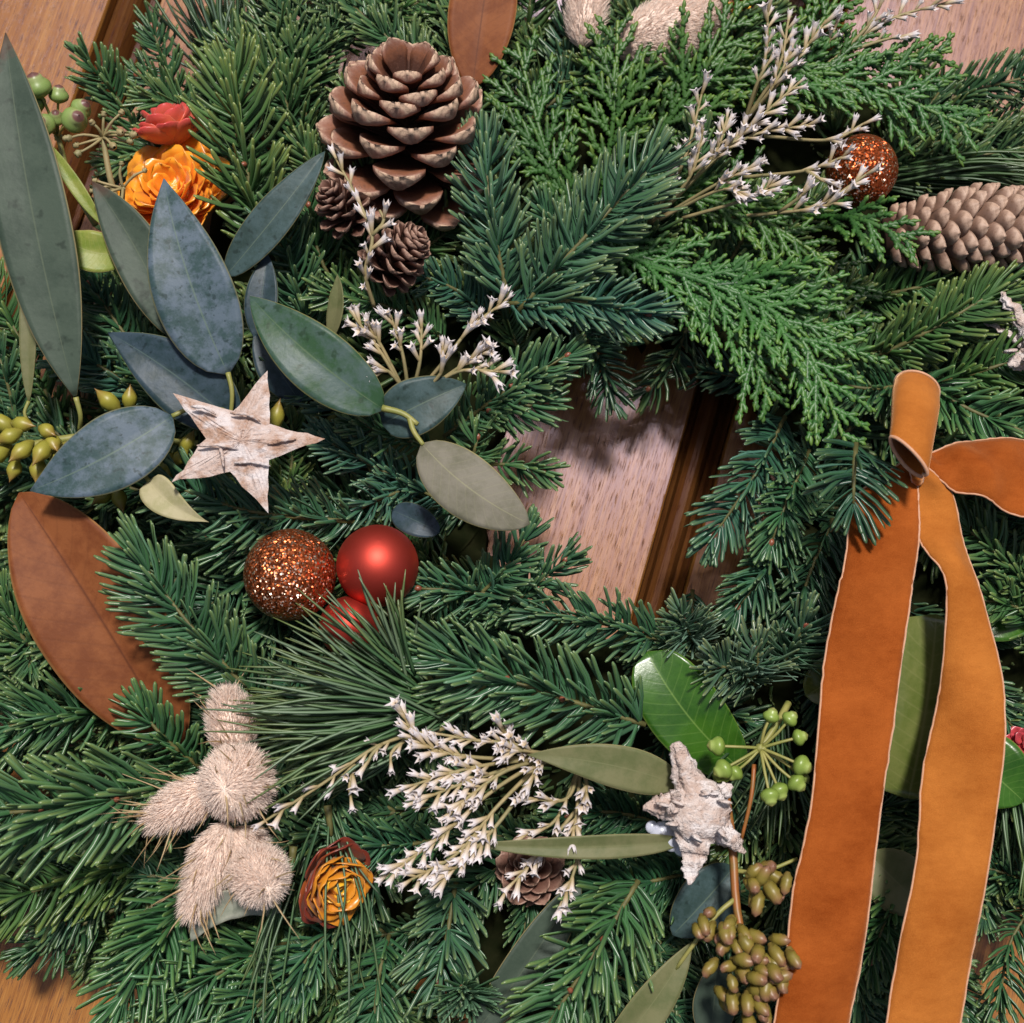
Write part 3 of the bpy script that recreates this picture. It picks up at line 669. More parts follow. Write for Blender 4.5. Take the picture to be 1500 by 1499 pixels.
# ------------------------------------------------------------------ long pine needles
def pine(label, base, tips, n, tint, g, w=2.6, dz=70, sag=.1):
    """a bundle of long thin needles from base to points along the tips polyline"""
    t = thing('pine_sprig', P(*base), label, 'pine sprig')
    mb = MB(); tp = catmull([P(*q) for q in tips], 60); b0 = P(*base)
    for k in range(n):
        e = tp[g.randrange(60)] + np.array([g.gauss(0, 18), g.gauss(0, 18), g.uniform(-dz, dz)])
        s0 = b0 + (e-b0)*g.uniform(.0, .22) + np.array([g.gauss(0, 7), g.gauss(0, 7), g.gauss(0, 6)])
        e = s0 + (e-s0)*g.uniform(.72, 1.05)
        L = np.linalg.norm(e-s0); side = nrm(np.cross(e-s0, [0, 0, 1]))
        mid = (s0+e)/2 + side*L*g.gauss(0, .05) + np.array([0, 0, L*g.uniform(.02, sag)])
        c = catmull([s0, mid, e], 10)
        tube(mb, c, w*np.interp(np.linspace(0, 1, 10), [0, .1, .8, 1], [.7, 1, .85, .25]), 4, .7, (0, 0, 1), (g.random(), None, g.choice([.1, .1, .9])))
    o = mb.build('needles', M['pine'], t); o.color = (*tint, 1); o['kind'] = 'stuff'
    sb = MB(); c = catmull([b0, b0 + (tp[30]-b0)*.14], 5); tube(sb, c, [6, 5.5, 5, 4, 2.5], 7); sb.build('stem', M['stem'], t)
    return t
gp = random.Random(3)
pine('long-needled pine sprig fanning left below the red baubles', (655, 1045, 255), [(500, 860, 300), (400, 930, 310), (330, 1010, 305), (310, 1080, 300), (380, 1160, 300), (440, 1190, 290)], 150, (1.1, 1.08, 1.0), gp)
pine('short tuft of pine needles over the small red bauble', (610, 1010, 260), [(470, 880, 310), (545, 850, 320), (600, 880, 310)], 26, (1.2, 1.1, 1.0), gp)
pine('long-needled pine sprig at the top edge left of the big cone', (350, 140, 120), [(180, -10, 130), (260, -60, 140), (340, -60, 150), (420, -40, 150)], 70, (.75, .8, .8), gp)
pine('thin loose pine needles hanging at the lower left of the statice', (480, 1180, 260), [(560, 1330, 250), (570, 1480, 230), (520, 1500, 230), (470, 1420, 235), (380, 1300, 250)], 15, (1.15, 1.1, 1.15), gp, 1.8)
pine('pine sprig curving down the right edge beside the amber ribbon tail', (1480, 1100, 170), [(1600, 1150, 200), (1590, 1250, 195), (1540, 1330, 190), (1470, 1300, 190)], 90, (.95, 1.0, .8), gp)
pine('long-needled pine sprig at the right edge under the closed cone', (1390, 470, 170), [(1560, 350, 200), (1580, 420, 205), (1560, 480, 200)], 60, (.85, .95, .75), gp)
pine('long-needled pine sprig running right above the closed cone', (1260, 260, 140), [(1560, 240, 170), (1570, 270, 175), (1560, 300, 170)], 46, (.7, .75, .6), gp)
pine('pine needles at the left of the ribbon in the lower hollow', (1140, 1050, 150), [(1010, 1180, 190), (1090, 1240, 190), (1180, 1230, 190)], 40, (.6, .65, .5), gp)
pine('few long pine needles crossing the fir at the bottom left', (430, 1240, 255), [(340, 1480, 250), (400, 1520, 240), (260, 1420, 250)], 16, (1.15, 1.1, 1.0), gp, 1.7)

# ------------------------------------------------------------------ leaves
def leaf_mb(base, tip, width, h0, h1, sag=0.0, arch=20, fold=.18, roll=0.0, prof=(.75, .95), curl=0.0, nu=11, nv=22, thick=2.2, wav=.035, seed=0, tw=0.0, lop=1.0):
    """a blade from base (x, y) to tip (x, y); sag bends it sideways, arch lifts its middle, fold keels it at the midrib"""
    mb = MB(); g = np.random.default_rng(seed)
    a, b = P(*base, h0), P(*tip, h1); hm = (h0+h1)/2
    d = b-a; L = np.linalg.norm(d)
    X0 = nrm(np.cross(d, [0, -.1, 1.0])); v = np.linspace(0, 1, nv)
    ctr = a + v[:, None]*d + (4*v*(1-v))[:, None]*(X0*sag + np.array([0, 0, arch]))
    T = nrm(np.gradient(ctr, axis=0)); X = nrm(np.cross(T, [0, -.1, 1.0])); Z = np.cross(X, T)
    p, q = prof; wv = np.power(np.clip(v, 1e-6, 1), p)*np.power(np.clip(1-v, 0, 1), q); wv = wv/wv.max(); wv[0] = max(wv[0], .05); wv[-1] = .012
    hw = width/2*wv*K(hm)
    u = np.linspace(-1, 1, nu)
    ph = g.uniform(0, 6.28, 4)
    ang = roll + tw*(v-.5)
    ripple = wav*hw[:, None]*(np.sin(v[:, None]*9+ph[0]+u[None]*.5)*np.abs(u)[None]**1.5 + .6*np.sin(v[:, None]*17+ph[1])*np.abs(u)[None]**2)
    xx = hw[:, None]*u[None]*np.where(u < 0, lop, 1.0)[None]; zz = hw[:, None]*(fold*np.abs(u)[None] + curl*u[None]**2) + ripple
    ca, sa = np.cos(ang)[:, None], np.sin(ang)[:, None]
    xr, zr = xx*ca - zz*sa, xx*sa + zz*ca
    top = ctr[:, None] + xr[..., None]*X[:, None] + zr[..., None]*Z[:, None]
    bot = top - thick*Z[:, None]*np.ones((1, nu, 1))
    c = np.zeros((nv, nu, 3)); c[..., 0] = (u*.5+.5)[None]; c[..., 1] = v[:, None]
    grid_shell(mb, top, bot, c)
    return mb
def petiole(pts, r, mat, parent, name='stalk'):
    mb = MB(); c = catmull([P(*q) for q in pts], 10); tube(mb, c, np.linspace(r, r*.7, 10), 7)
    return mb.build(name, mat, parent)

# the blue-leaved eucalyptus round the flat star
eu = thing('eucalyptus_sprig', P(345, 620, 230), 'blue-leaved eucalyptus sprig fanning out from behind the flat birch bark star', 'eucalyptus')
def eleaf(par, lab, m, *a, **k):
    o = leaf_mb(*a, **k).build('leaf', M[m], par)
    if lab: o['label'] = lab
    return o
eleaf(eu, 'broad pale blue upright leaf with a pointed tip', 'leaf_blue', (334, 548), (240, 262), 122, 300, 335, sag=-8, arch=16, prof=(.60, 1.0), fold=.10, seed=1)
petiole([(334, 546, 302), (340, 575, 298), (338, 610, 285)], 4, M['green_stem'], eu)
eleaf(eu, 'dark blue leaf pointing left behind the star', 'leaf_navy', (345, 622), (158, 487), 104, 268, 285, sag=6, arch=14, prof=(.55, 1.05), seed=2)
eleaf(eu, 'broad blue-green leaf pointing down left', 'leaf_blue', (252, 610), (44, 719), 112, 305, 318, sag=-12, arch=16, prof=(.62, .98), seed=3, fold=.12)
petiole([(252, 610, 306), (285, 597, 298), (330, 600, 275)], 3.6, M['green_stem'], eu)
eleaf(eu, 'narrow grey-green leaf pointing up left', 'leaf_grey', (262, 500), (135, 266), 80, 275, 300, sag=10, arch=10, prof=(.7, .9), seed=4)
eleaf(eu, 'grey-blue leaf pointing up right with a pinkish tip', 'leaf_dark', (330, 405), (476, 222), 62, 262, 295, sag=6, arch=10, prof=(.6, .85), seed=5)
eleaf(eu, 'leaf end in shadow behind the pale blue leaf', 'leaf_navy', (378, 500), (392, 372), 50, 250, 262, arch=6, seed=6)
eleaf(eu, None, 'leaf_navy', (440, 590), (372, 488), 60, 235, 255, arch=8, seed=7)
# twig with the green leaf and the olive underside
tw = thing('eucalyptus_twig', P(600, 620, 270), 'eucalyptus twig with a green leaf and an olive-backed leaf, left of the hole', 'eucalyptus')
eleaf(tw, 'green leaf with a bluish lower half', 'leaf_green', (562, 600), (366, 434), 98, 318, 332, sag=-10, arch=18, prof=(.6, .88), seed=8, fold=.14)
eleaf(tw, 'olive grey leaf showing its matt underside', 'leaf_olive', (618, 650), (776, 768), 92, 330, 335, sag=12, arch=18, prof=(.55, .68), seed=9, fold=-.08)
eleaf(tw, 'blue leaf turned half away behind the twig', 'leaf_dark', (560, 622), (683, 563), 84, 290, 296, sag=0, arch=10, prof=(.5, .85), seed=10)
petiole([(560, 598, 320), (590, 606, 322), (612, 622, 324)], 5, M['green_stem'], tw, 'stem')
petiole([(600, 612, 322), (606, 632, 326), (620, 652, 331)], 4.5, M['green_stem'], tw)
# the long grey-green leaf with lime buds
lg = thing('budded_eucalyptus', P(100, 640, 240), 'long grey-green eucalyptus leaf on a stem of lime buds at the left edge', 'eucalyptus')
eleaf(lg, 'very long narrow leaf with a reddish tip', 'leaf_grey', (110, 580), (8, 48), 112, 300, 345, sag=-4, arch=22, prof=(.85, 1.0), seed=12, nv=30, fold=.10)
petiole([(111, 582, 300), (118, 610, 290), (116, 630, 270)], 4, M['green_stem'], lg)
eleaf(lg, 'thin pale leaf turned edge on', 'leaf_khaki', (42, 590), (48, 330), 26, 262, 285, arch=8, seed=13)
petiole([(42, 588, 262), (36, 606, 262), (45, 622, 255)], 3, M['green_stem'], lg)
petiole([(-30, 672, 245), (60, 650, 255), (140, 640, 250), (290, 650, 235)], 7, M['green_stem'], lg, 'stem')
def bud_mesh(name, mat, prof, ry=1.9, noise=.04):
    out = []
    for k in range(3):
        mb = MB(); ball(mb, (0, 0, 0), 1.0, (0, 1, 0), ry, 9, 9, .5, noise, k, prof); out.append(mb.mesh(name, mat))
    return out
lime = bud_mesh('bud', M['lime_bud'], [.25, .55, .8, .95, 1, .9, .7, .4, .12, .02])
def put_buds(par, meshes, spots, r, g):
    for (x, y, h, ang, el) in spots:
        d = np.array([math.cos(ang)*math.cos(el), -math.sin(ang)*math.cos(el), math.sin(el)])
        X, Y, Z = frame(d, (.1, .2, 1) if abs(el) < 1.3 else (0, 1, 0)); s = r*g.uniform(.82, 1.15)*K(h)
        place('bud', meshes[g.randrange(len(meshes))], par, P(x, y, h), X, Y, Z, (s, s*g.uniform(.9, 1.15), s))
gb = random.Random(9)
put_buds(lg, lime, [(35, 622, 272, .2, .3), (70, 632, 285, .5, .4), (12, 640, 280, 2.6, .3), (30, 662, 285, 2.2, .5), (60, 664, 290, 1.9, .5), (78, 650, 280, .9, .6),
    (20, 690, 265, 1.8, .2), (55, 690, 268, 1.6, .2), (85, 672, 265, 1.9, .3), (-8, 668, 270, 2.4, .3), (0, 618, 260, -2.6, .2), (157, 586, 250, -2.4, .4), (190, 582, 248, -1.4, .5),
    (182, 700, 240, .3, .2), (150, 728, 230, 2.4, .3), (175, 732, 235, 1.2, .2), (262, 672, 245, 2.2, .3), (245, 690, 240, 1.7, .3), (275, 648, 240, -1, .4), (100, 700, 250, 1.4, .2), (405, 608, 255, -1.3, .3)], 12.5, gb)
# single leaves
def leaf_thing(name, label, cat, m, *a, stalk=None, **k):
    o = leaf_mb(*a, **k).build(name, M[m]); tag(o, label, cat)
    if stalk: petiole(stalk, 3.2, M['green_stem'], o)
    return o
leaf_thing('magnolia_leaf', 'large rust-brown magnolia leaf showing its underside, left side', 'leaf', 'magnolia', (262, 1098), (28, 722), 180, 185, 252, sag=10, arch=26, prof=(.7, .72), seed=20, nu=17, nv=30, fold=.24, thick=3, wav=.02)
leaf_thing('magnolia_leaf', 'brown magnolia leaf end behind the big pine cone at the top', 'leaf', 'magnolia', (692, 128), (722, -80), 104, 186, 192, arch=12, prof=(.6, .6), seed=21)
leaf_thing('small_leaf', 'small pale folded leaf below the flat star', 'leaf', 'leaf_pale', (218, 704), (306, 765), 50, 305, 300, sag=9, arch=10, prof=(.4, 1.25), seed=22, fold=.3, stalk=[(219, 706, 305), (212, 696, 298), (210, 684, 285)])
leaf_thing('small_leaf', 'dark blue leaf tucked above the matt red bauble', 'leaf', 'leaf_navy', (575, 748), (644, 780), 46, 225, 238, arch=8, prof=(.5, .6), seed=23)
leaf_thing('small_leaf', 'small olive leaf standing upright below the small cones', 'leaf', 'leaf_khaki', (482, 500), (494, 402), 30, 262, 285, sag=6, arch=8, seed=24, roll=.5)
leaf_thing('narrow_leaf', 'khaki pointed leaf left of the rough bark star, the broader one', 'leaf', 'leaf_khaki', (995, 1150), (772, 1106), 62, 285, 312, sag=9, arch=14, prof=(.55, 1.05), seed=25, fold=.08)
leaf_thing('narrow_leaf', 'very narrow khaki leaf lying across the statice, left of the rough star', 'leaf', 'leaf_khaki', (1000, 1232), (678, 1236), 34, 290, 315, sag=-5, arch=12, prof=(.55, 1.05), seed=26, fold=.25)
leaf_thing('narrow_leaf', 'olive narrow leaf at the bottom edge left of the eucalyptus buds', 'leaf', 'leaf_khaki', (880, 1560), (1014, 1380), 56, 265, 285, sag=4, arch=10, prof=(.7, .9), seed=27)
leaf_thing('narrow_leaf', 'dark green narrow leaf running to the bottom edge', 'leaf', 'leaf_grey', (850, 1290), (680, 1530), 62, 200, 215, sag=-6, arch=10, prof=(.7, .8), seed=28)
leaf_thing('shadowed_leaf', 'dark eucalyptus leaf in the shade below the rough bark star', 'leaf', 'leaf_dark', (1075, 1270), (985, 1370), 80, 195, 200, arch=8, prof=(.6, .7), seed=29)
leaf_thing('shadowed_leaf', 'dull green leaf by the buds at the bottom edge', 'leaf', 'leaf_grey', (1040, 1520), (1050, 1410), 60, 200, 215, arch=8, prof=(.6, .7), seed=30)
leaf_thing('ivy_leaf', 'bright green ivy leaf behind the rough bark star', 'leaf', 'leaf_ivy', (1090, 1130), (948, 955), 108, 205, 252, sag=-14, arch=20, prof=(.55, .42), seed=31, nu=15, fold=.10, wav=.04)
leaf_thing('ivy_leaf', 'glossy olive ivy leaf seen between the ribbon tails', 'leaf', 'leaf_gloss', (1330, 1170), (1372, 900), 210, 235, 262, arch=18, prof=(.30, .45), seed=32, nu=15, fold=.06, wav=.05)
leaf_thing('ivy_leaf', 'green leaf tip showing right of the amber ribbon tail', 'leaf', 'leaf_ivy', (1400, 1090), (1500, 1175), 105, 210, 215, arch=10, prof=(.6, .8), seed=33)
leaf_thing('shadowed_leaf', 'dark olive leaf deep between the ribbon tails', 'leaf', 'leaf_khaki', (1270, 1250), (1360, 1340), 85, 170, 175, arch=8, seed=34)
leaf_thing('shadowed_leaf', 'dark green leaf just right of the ribbon at the edge', 'leaf', 'leaf_ivy', (1390, 890), (1520, 920), 70, 190, 195, arch=8, prof=(.6, .8), seed=35)
leaf_thing('shadowed_leaf', 'olive leaf half hidden left of the rust ribbon tail', 'leaf', 'leaf_gloss', (1240, 980), (1180, 1020), 70, 200, 210, arch=8, prof=(.5, .6), seed=36)
leaf_thing('lime_leaf', 'yellow-green leaf beside the long grey-green leaf', 'leaf', 'leaf_lime', (185, 372), (92, 345), 62, 268, 285, sag=-14, arch=12, prof=(.5, .6), seed=37, wav=.06)
leaf_thing('curled_leaf', 'dried grey-green curled leaf under the lowest bunny tail', 'leaf', 'leaf_dry', (412, 1335), (280, 1380), 46, 262, 272, sag=34, arch=10, prof=(.45, .7), seed=38, roll=.25, wav=.12)
leaf_thing('lime_leaf', 'long yellow-green stalk-like leaf left of the umbel', 'leaf', 'leaf_lime', (150, 330), (62, 200), 22, 235, 250, arch=8, seed=39)

# ------------------------------------------------------------------ pine cones
def scale_mesh(mat, W, L, th, cup, blunt, curl, seed):
    g = np.random.default_rng(seed); mb = MB(); nu, nv = 7, 10
    u = np.linspace(-1, 1, nu); v = 1-(1-np.linspace(0, 1, nv))**1.7
    w = np.where(v < blunt, .34 + .66*(v/blunt)**1.1, np.power(np.clip(1-((v-blunt)/(1-blunt))**2, 0, 1), .5))
    w[-1] = .14
    x = W*w[:, None]*u[None]*(1+g.normal(0, .018, (nv, nu)))
    # rounded far edge
    y = L*(v[:, None] - .03*(np.abs(u)[None]**2.2)*v[:, None]**3) 
    z = cup*W*(w[:, None]*np.abs(u)[None])**2 + curl*L*v[:, None]**2 + g.normal(0, .004*L, (nv, nu))
    t = th*(.25 + .75*np.clip((v-.55)/.25, 0, 1)**1.2)*np.where(v > .97, .45, 1)
    top = np.stack([x, y*np.ones_like(x), z], -1); bot = top.copy(); bot[..., 2] -= t[:, None]*(1-.55*np.abs(u)[None]**2) ; bot[..., 1] -= .02*L
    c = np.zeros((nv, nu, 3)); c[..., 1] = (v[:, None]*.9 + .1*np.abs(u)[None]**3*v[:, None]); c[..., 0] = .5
    grid_shell(mb, top, bot, c)
    return mb.mesh('scale', mat)
def cone(label, ctr, h, axis, length, R, n, mat, W, L, th=9, cup=.4, blunt=.62, curl=.0, a0=105, a1=22, rad=None, size=None, core=.28, g=None, spin=0.0, group=None, name='pine_cone'):
    g = g or random.Random(int(ctr[0])); k = K(h)
    c0 = P(ctr[0], ctr[1], h); ax = nrm(axis)
    t = thing(name, c0, label, 'pine cone', group)
    X, _, Z = frame(ax, (.2, .3, .9) if abs(ax[2]) < .9 else (0, 1, 0))
    meshes = [scale_mesh(M[mat], W*k, L*k, th*k, cup, blunt, curl, s) for s in range(4)]
    cb = MB(); tube(cb, [c0 + ax*length*k*(f-.5) for f in (0, .25, .5, .75, .92)], np.array([.8, 1, .95, .7, .25])*R*core*k, 10); cb.build('core', M['core'], t)
    for i in range(n):
        f = (i+.5)/n; an = spin + i*2.39996 + g.uniform(-.08, .08)
        r = np.interp(f, [0, .3, .6, .85, 1], rad or [.85, 1, .85, .55, .25])
        al = math.radians(np.interp(f, [0, .35, .7, 1], [a0, a0*.62+a1*.38, a0*.30+a1*.70, a1]) + g.uniform(-5, 5))
        out = math.cos(an)*X + math.sin(an)*Z
        d = nrm(math.cos(al)*ax + math.sin(al)*out)
        s = np.interp(f, [0, .25, .6, 1], size or [.8, 1, .9, .5])*g.uniform(.93, 1.06)
        p = c0 + ax*length*k*(.86*f-.5) + out*R*core*.8*k*r
        upn = nrm(math.sin(al)*ax - math.cos(al)*out)         # towards the tip of the cone
        Xs = nrm(np.cross(d, upn)); 
        place('scale', meshes[g.randrange(4)], t, p, Xs, d, np.cross(Xs, d), (s, s, s))
    return t
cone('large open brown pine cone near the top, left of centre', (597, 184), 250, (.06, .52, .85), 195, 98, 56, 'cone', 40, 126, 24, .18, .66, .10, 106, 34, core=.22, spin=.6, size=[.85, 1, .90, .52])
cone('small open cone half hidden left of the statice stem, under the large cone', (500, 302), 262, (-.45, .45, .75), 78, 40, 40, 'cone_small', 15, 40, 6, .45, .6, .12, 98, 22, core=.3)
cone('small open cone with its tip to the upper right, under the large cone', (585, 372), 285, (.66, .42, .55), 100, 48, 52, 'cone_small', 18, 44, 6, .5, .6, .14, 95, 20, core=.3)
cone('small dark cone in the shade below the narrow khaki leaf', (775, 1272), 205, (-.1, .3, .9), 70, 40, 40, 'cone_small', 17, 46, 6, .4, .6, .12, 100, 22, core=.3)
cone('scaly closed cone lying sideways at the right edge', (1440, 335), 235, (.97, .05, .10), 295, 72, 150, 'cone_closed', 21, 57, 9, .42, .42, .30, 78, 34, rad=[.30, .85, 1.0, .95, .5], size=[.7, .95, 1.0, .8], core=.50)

# ------------------------------------------------------------------ baubles
def bauble(name, label, x, y, h, r, mat, squash=1.0):
    mb = MB(); ball(mb, P(x, y, h), r*K(h), (0.1, .5, .8), squash, 40, 28); o = mb.build(name, M[mat], base=P(x, y, h-r)); return tag(o, label, 'bauble')
bauble('glitter_bauble', 'copper glitter bauble beside the matt red ones, left of the hole', 425, 842, 252, 67, 'glitter')
bauble('satin_bauble', 'larger matt red bauble right of the copper glitter one', 553, 829, 246, 60, 'red')
bauble('satin_bauble', 'small matt red bauble under the pine needles, below the larger one', 512, 918, 238, 44, 'red')
bauble('glitter_bauble', 'orange glitter bauble behind the statice, upper right', 1262, 250, 245, 54, 'glitter2')

# ------------------------------------------------------------------ bark stars
def star_flat(label, pts, h, thick, mat, tilt=(0, 0)):
    mb = MB(); g = np.random.default_rng(4); c = np.mean(pts, 0); nr = 7
    per = []
    for a, b in zip(pts, pts[1:]+pts[:1]):
        for f in np.linspace(0, 1, 7)[:-1]:
            q = np.array(a)*(1-f)+np.array(b)*f; per.append(q + (g.normal(0, 1.3, 2) if f > 0 else 0))
    per = np.array(per); m = len(per)
    H = lambda q: h + (q[0]-c[0])*tilt[0] + (q[1]-c[1])*tilt[1]
    rings = []
    for f in np.linspace(.0, 1, nr):
        q = c + (per-c)*f
        rings.append([P(x, y, H((x, y)) + 9*(1-f)**.8 + g.normal(0, .8)*(0 < f < 1)) for x, y in q])
    rings.append([P(x, y, H((x, y))-thick) for x, y in per])
    rings.append([P(*(c+(np.array([x, y])-c)*.03), H((x, y))-thick) for x, y in per])
    v = np.array(rings); n_ = len(v)
    i = np.arange(n_-1)[:, None]*m; j = np.arange(m)[None]; k = (j+1) % m
    mb.add(v.reshape(-1, 3), np.stack([i+j, i+m+j, i+m+k, i+k], -1).reshape(-1, 4))
    o = mb.build('bark_star', M[mat], None, False); tag(o, label, 'star')
    for d in o.data.polygons: pass
    return o
o = star_flat('flat five-pointed birch bark star lying on the blue eucalyptus leaves', [(253, 576), (342, 602), (392, 543), (395, 621), (476, 643), (394, 674), (393, 752), (337, 691), (251, 707), (302, 643)], 352, 12, 'birch', (.05, .05))
# loose strips of bark on its face
for k, (x, y, a, L) in enumerate([(322, 655, .1, 34), (362, 610, .3, 26), (372, 680, .1, 30), (300, 600, .35, 22), (325, 668, 1.4, 20), (415, 648, -.2, 24)]):
    mb = MB(); c = catmull([P(x-L*math.cos(a), y-L*math.sin(a)*.6, 361), P(x, y-3, 366), P(x+L*math.cos(a)*.8, y+L*math.sin(a), 361)], 8)
    tube(mb, c, [1, 2.6, 3, 2, 3.2, 2.4, 2, .8], 5, .5); mb.build('bark_flake', M['birch'], o)

def rough_star(label, ctr, tips, h, mat, seed, core_r=40):
    mb = MB(); g = np.random.default_rng(seed)
    c0 = P(*ctr, h)
    for (x, y, hh, r) in tips:
        e = P(x, y, hh); n_ = 26; s = np.linspace(-.12, 1, n_)
        c = c0 + s[:, None]*(e-c0) + g.normal(0, 1.6, (n_, 3))
        T = nrm(e-c0); X = nrm(np.cross(T, [0, 0, 1.0])); Z = np.cross(X, T); ns = 26
        a = np.arange(ns)*2*math.pi/ns
        f1 = g.uniform(0, 6.28, 5)
        rad = r*np.interp(s, [-.12, .1, .5, .88, 1], [1.0, .95, .60, .30, .08])
        k = 1 + .16*np.sin(3*a[None]+f1[0]+s[:, None]*2) + .12*np.sin(5*a[None]+f1[1]-s[:, None]*5) + .09*np.sin(9*a[None]+f1[2]+s[:, None]*9) + g.normal(0, .075, (n_, ns))
        k = np.maximum(k, .55)
        v = c[:, None] + rad[:, None, None]*k[..., None]*(np.cos(a)[None, :, None]*X + .62*np.sin(a)[None, :, None]*Z)
        i = np.arange(n_-1)[:, None]*ns; j = np.arange(ns)[None]; q = (j+1) % ns
        f = np.stack([i+j, i+q, i+ns+q, i+ns+j], -1).reshape(-1, 4)
        end = (n_-1)*ns + np.arange(ns)
        mb.add(np.vstack([v.reshape(-1, 3), c[-1:]]), f, np.stack([end, np.roll(end, -1), np.full(ns, n_*ns)], -1))
    ball(mb, c0 + np.array([0, 0, 4.0]), core_r*K(h), (0, 0, 1), .55, 30, 16, .5, .06, seed)
    o = mb.build('bark_star', M[mat], None, True); tag(o, label, 'star')
    for k in range(11):
        a = g.uniform(0, 6.28); q = g.uniform(10, 44); x, y = ctr[0]+q*math.cos(a), ctr[1]+q*math.sin(a)
        b = a+g.normal(0, .7); L = g.uniform(12, 24)
        fb = MB(); c = catmull([P(x, y, h+16), P(x+L*.5*math.cos(b), y+L*.5*math.sin(b), h+30+g.uniform(-3, 6)), P(x+L*math.cos(b), y+L*math.sin(b), h+18)], 7)
        tube(fb, c, np.array([2, 5, 7, 6, 7, 4, 1.5]), 6, .35, (g.normal(), g.normal(), 1)); fb.build('bark_flake', M[mat], o)
    return o
o = rough_star('thick rough driftwood-like bark star on the right, above the eucalyptus buds', (1021, 1186), [(989, 1084, 330, 30), (1072, 1152, 318, 30), (1090, 1247, 312, 27), (1011, 1295, 318, 30), (945, 1182, 322, 32)], 312, 'rough_bark', 11, 44)
rough_star('piece of a rough bark star cut off by the right edge', (1530, 520), [(1467, 428, 270, 20), (1478, 535, 268, 26), (1440, 470, 240, 10), (1560, 600, 260, 24)], 262, 'rough_bark', 12, 30)
mb = MB()
for (x, y, r) in [(970, 1222, 17), (985, 1232, 15), (955, 1212, 9), (962, 1238, 8), (1000, 1240, 14)]: ball(mb, P(x, y, 288), r, (0, 0, 1), .5, 14, 8)
tag(mb.build('glue_blob', M['glue']), 'shiny blob of set glue under the rough bark star', 'glue')

# ------------------------------------------------------------------ bunny tails
def bunny(label, a, b, r, ha, hb, n, g, awns=26):
    pa, pb = P(a[0], a[1], ha), P(b[0], b[1], hb); ax = nrm(pb-pa); L = np.linalg.norm(pb-pa)
    t = thing('bunny_tail', pa, label, 'bunny tail', 'dried bunny tail grass heads')
    X, Y, Z = frame(ax, (.2, .1, 1) if abs(ax[2]) < .9 else (0, 1, .1))
    k = K((ha+hb)/2); r = r*k*.80
    prof = lambda s: np.sqrt(np.clip(1-(2*np.clip(s, 0, 1)-1)**2, .0008, 1))*np.interp(s, [0, .3, 1], [.9, 1.05, .72])
    body = MB(); s = np.concatenate([np.linspace(.0, .9, 12), [.95, .98, 1]])
    tube(body, pa + s[:, None]*(pb-pa), r*1.0*prof(s), 18, 1, nrm(Z)); bo = body.build('seed_head', M['fluff'], t)
    q = np.random.default_rng(g); n = int(n*1.15)
    s = q.beta(1.1, 1.0, n); an = q.uniform(0, 2*math.pi, n)
    rad = (np.cos(an)[:, None]*X + np.sin(an)[:, None]*Z)
    B = pa + s[:, None]*(pb-pa) + rad*(r*0.97*prof(s))[:, None]
    facing = abs(ax[2]) > .6
    lean = np.interp(s, [0, .5, 1], [.0, .12, .25] if facing else [.7, 1.1, 1.5])
    D = nrm(rad + lean[:, None]*Y + q.normal(0, .15, (n, 3)))
    bend = (.0 if facing else .2)*Y + q.normal(0, .10, (n, 3))
    mb = MB()
    hair(mb, B, D, bend, q.uniform(8, 18, n)*k, q.uniform(.38, .68, n), q.random(n))
    mb.build('fluff', M['fluff'], t)['kind'] = 'stuff'
    if awns:
        s = q.uniform(.05, 1, awns); an = q.uniform(0, 2*math.pi, awns); rad = np.cos(an)[:, None]*X + np.sin(an)[:, None]*Z
        mb = MB(); hair(mb, pa + s[:, None]*(pb-pa) + rad*(r*.8*prof(s))[:, None], nrm(.8*rad + 1.0*Y + q.normal(0, .25, (awns, 3))), q.normal(0, .15, (awns, 3)), q.uniform(40, 80, awns)*k, np.full(awns, 1.5), q.random(awns))
        mb.build('awns', M['awn'], t)['kind'] = 'stuff'
    return t
def hair(mb, B, D, bend, L, W, r):
    n = len(B); s = np.array([0, .35, .7, 1.0]); wp = np.array([1, .9, .6, .12]); R = 4
    pt = B[:, None] + L[:, None, None]*(s[None, :, None]*D[:, None] + (s**2)[None, :, None]*bend[:, None])
    rr = np.random.default_rng(n).normal(0, 1, (n, 3)); X = nrm(np.cross(D, rr)); Z = np.cross(X, D)
    a = np.array([0, 2.094, 4.189]); off = np.cos(a)[None, :, None]*X[:, None] + np.sin(a)[None, :, None]*Z[:, None]
    v = pt[:, :, None] + (W[:, None]*wp[None])[:, :, None, None]*off[:, None]
    base = np.arange(n)[:, None, None]*R*3; i = np.arange(R-1)[None, :, None]*3; j = np.arange(3)[None, None]; k = (j+1) % 3
    f = np.stack([base+i+j, base+i+k, base+i+3+k, base+i+3+j], -1).reshape(-1, 4)
    c = np.zeros((n, R, 3, 3)); c[..., 0] = r[:, None, None]; c[..., 1] = s[None, :, None]
    mb.add(v.reshape(-1, 3), f, None, c.reshape(-1, 3))
bunny('greyish bunny tail pointing up, uppermost of the lower left cluster', (350, 1110), (330, 1015), 38, 262, 285, 2600, 1, 14)
bunny('broad pale bunny tail facing out in the middle of the lower left cluster', (362, 1138), (328, 1156), 58, 272, 356, 4200, 2, 14)
bunny('bunny tail pointing left towards the bright fir sprig', (320, 1150), (218, 1204), 34, 285, 292, 2600, 3, 36)
bunny('long bunny tail hanging down left of the round one', (332, 1205), (280, 1340), 34, 282, 296, 3400, 4, 34)
bunny('round bunny tail facing out just left of the amber strawflower', (366, 1264), (394, 1304), 42, 288, 355, 3200, 5, 12)
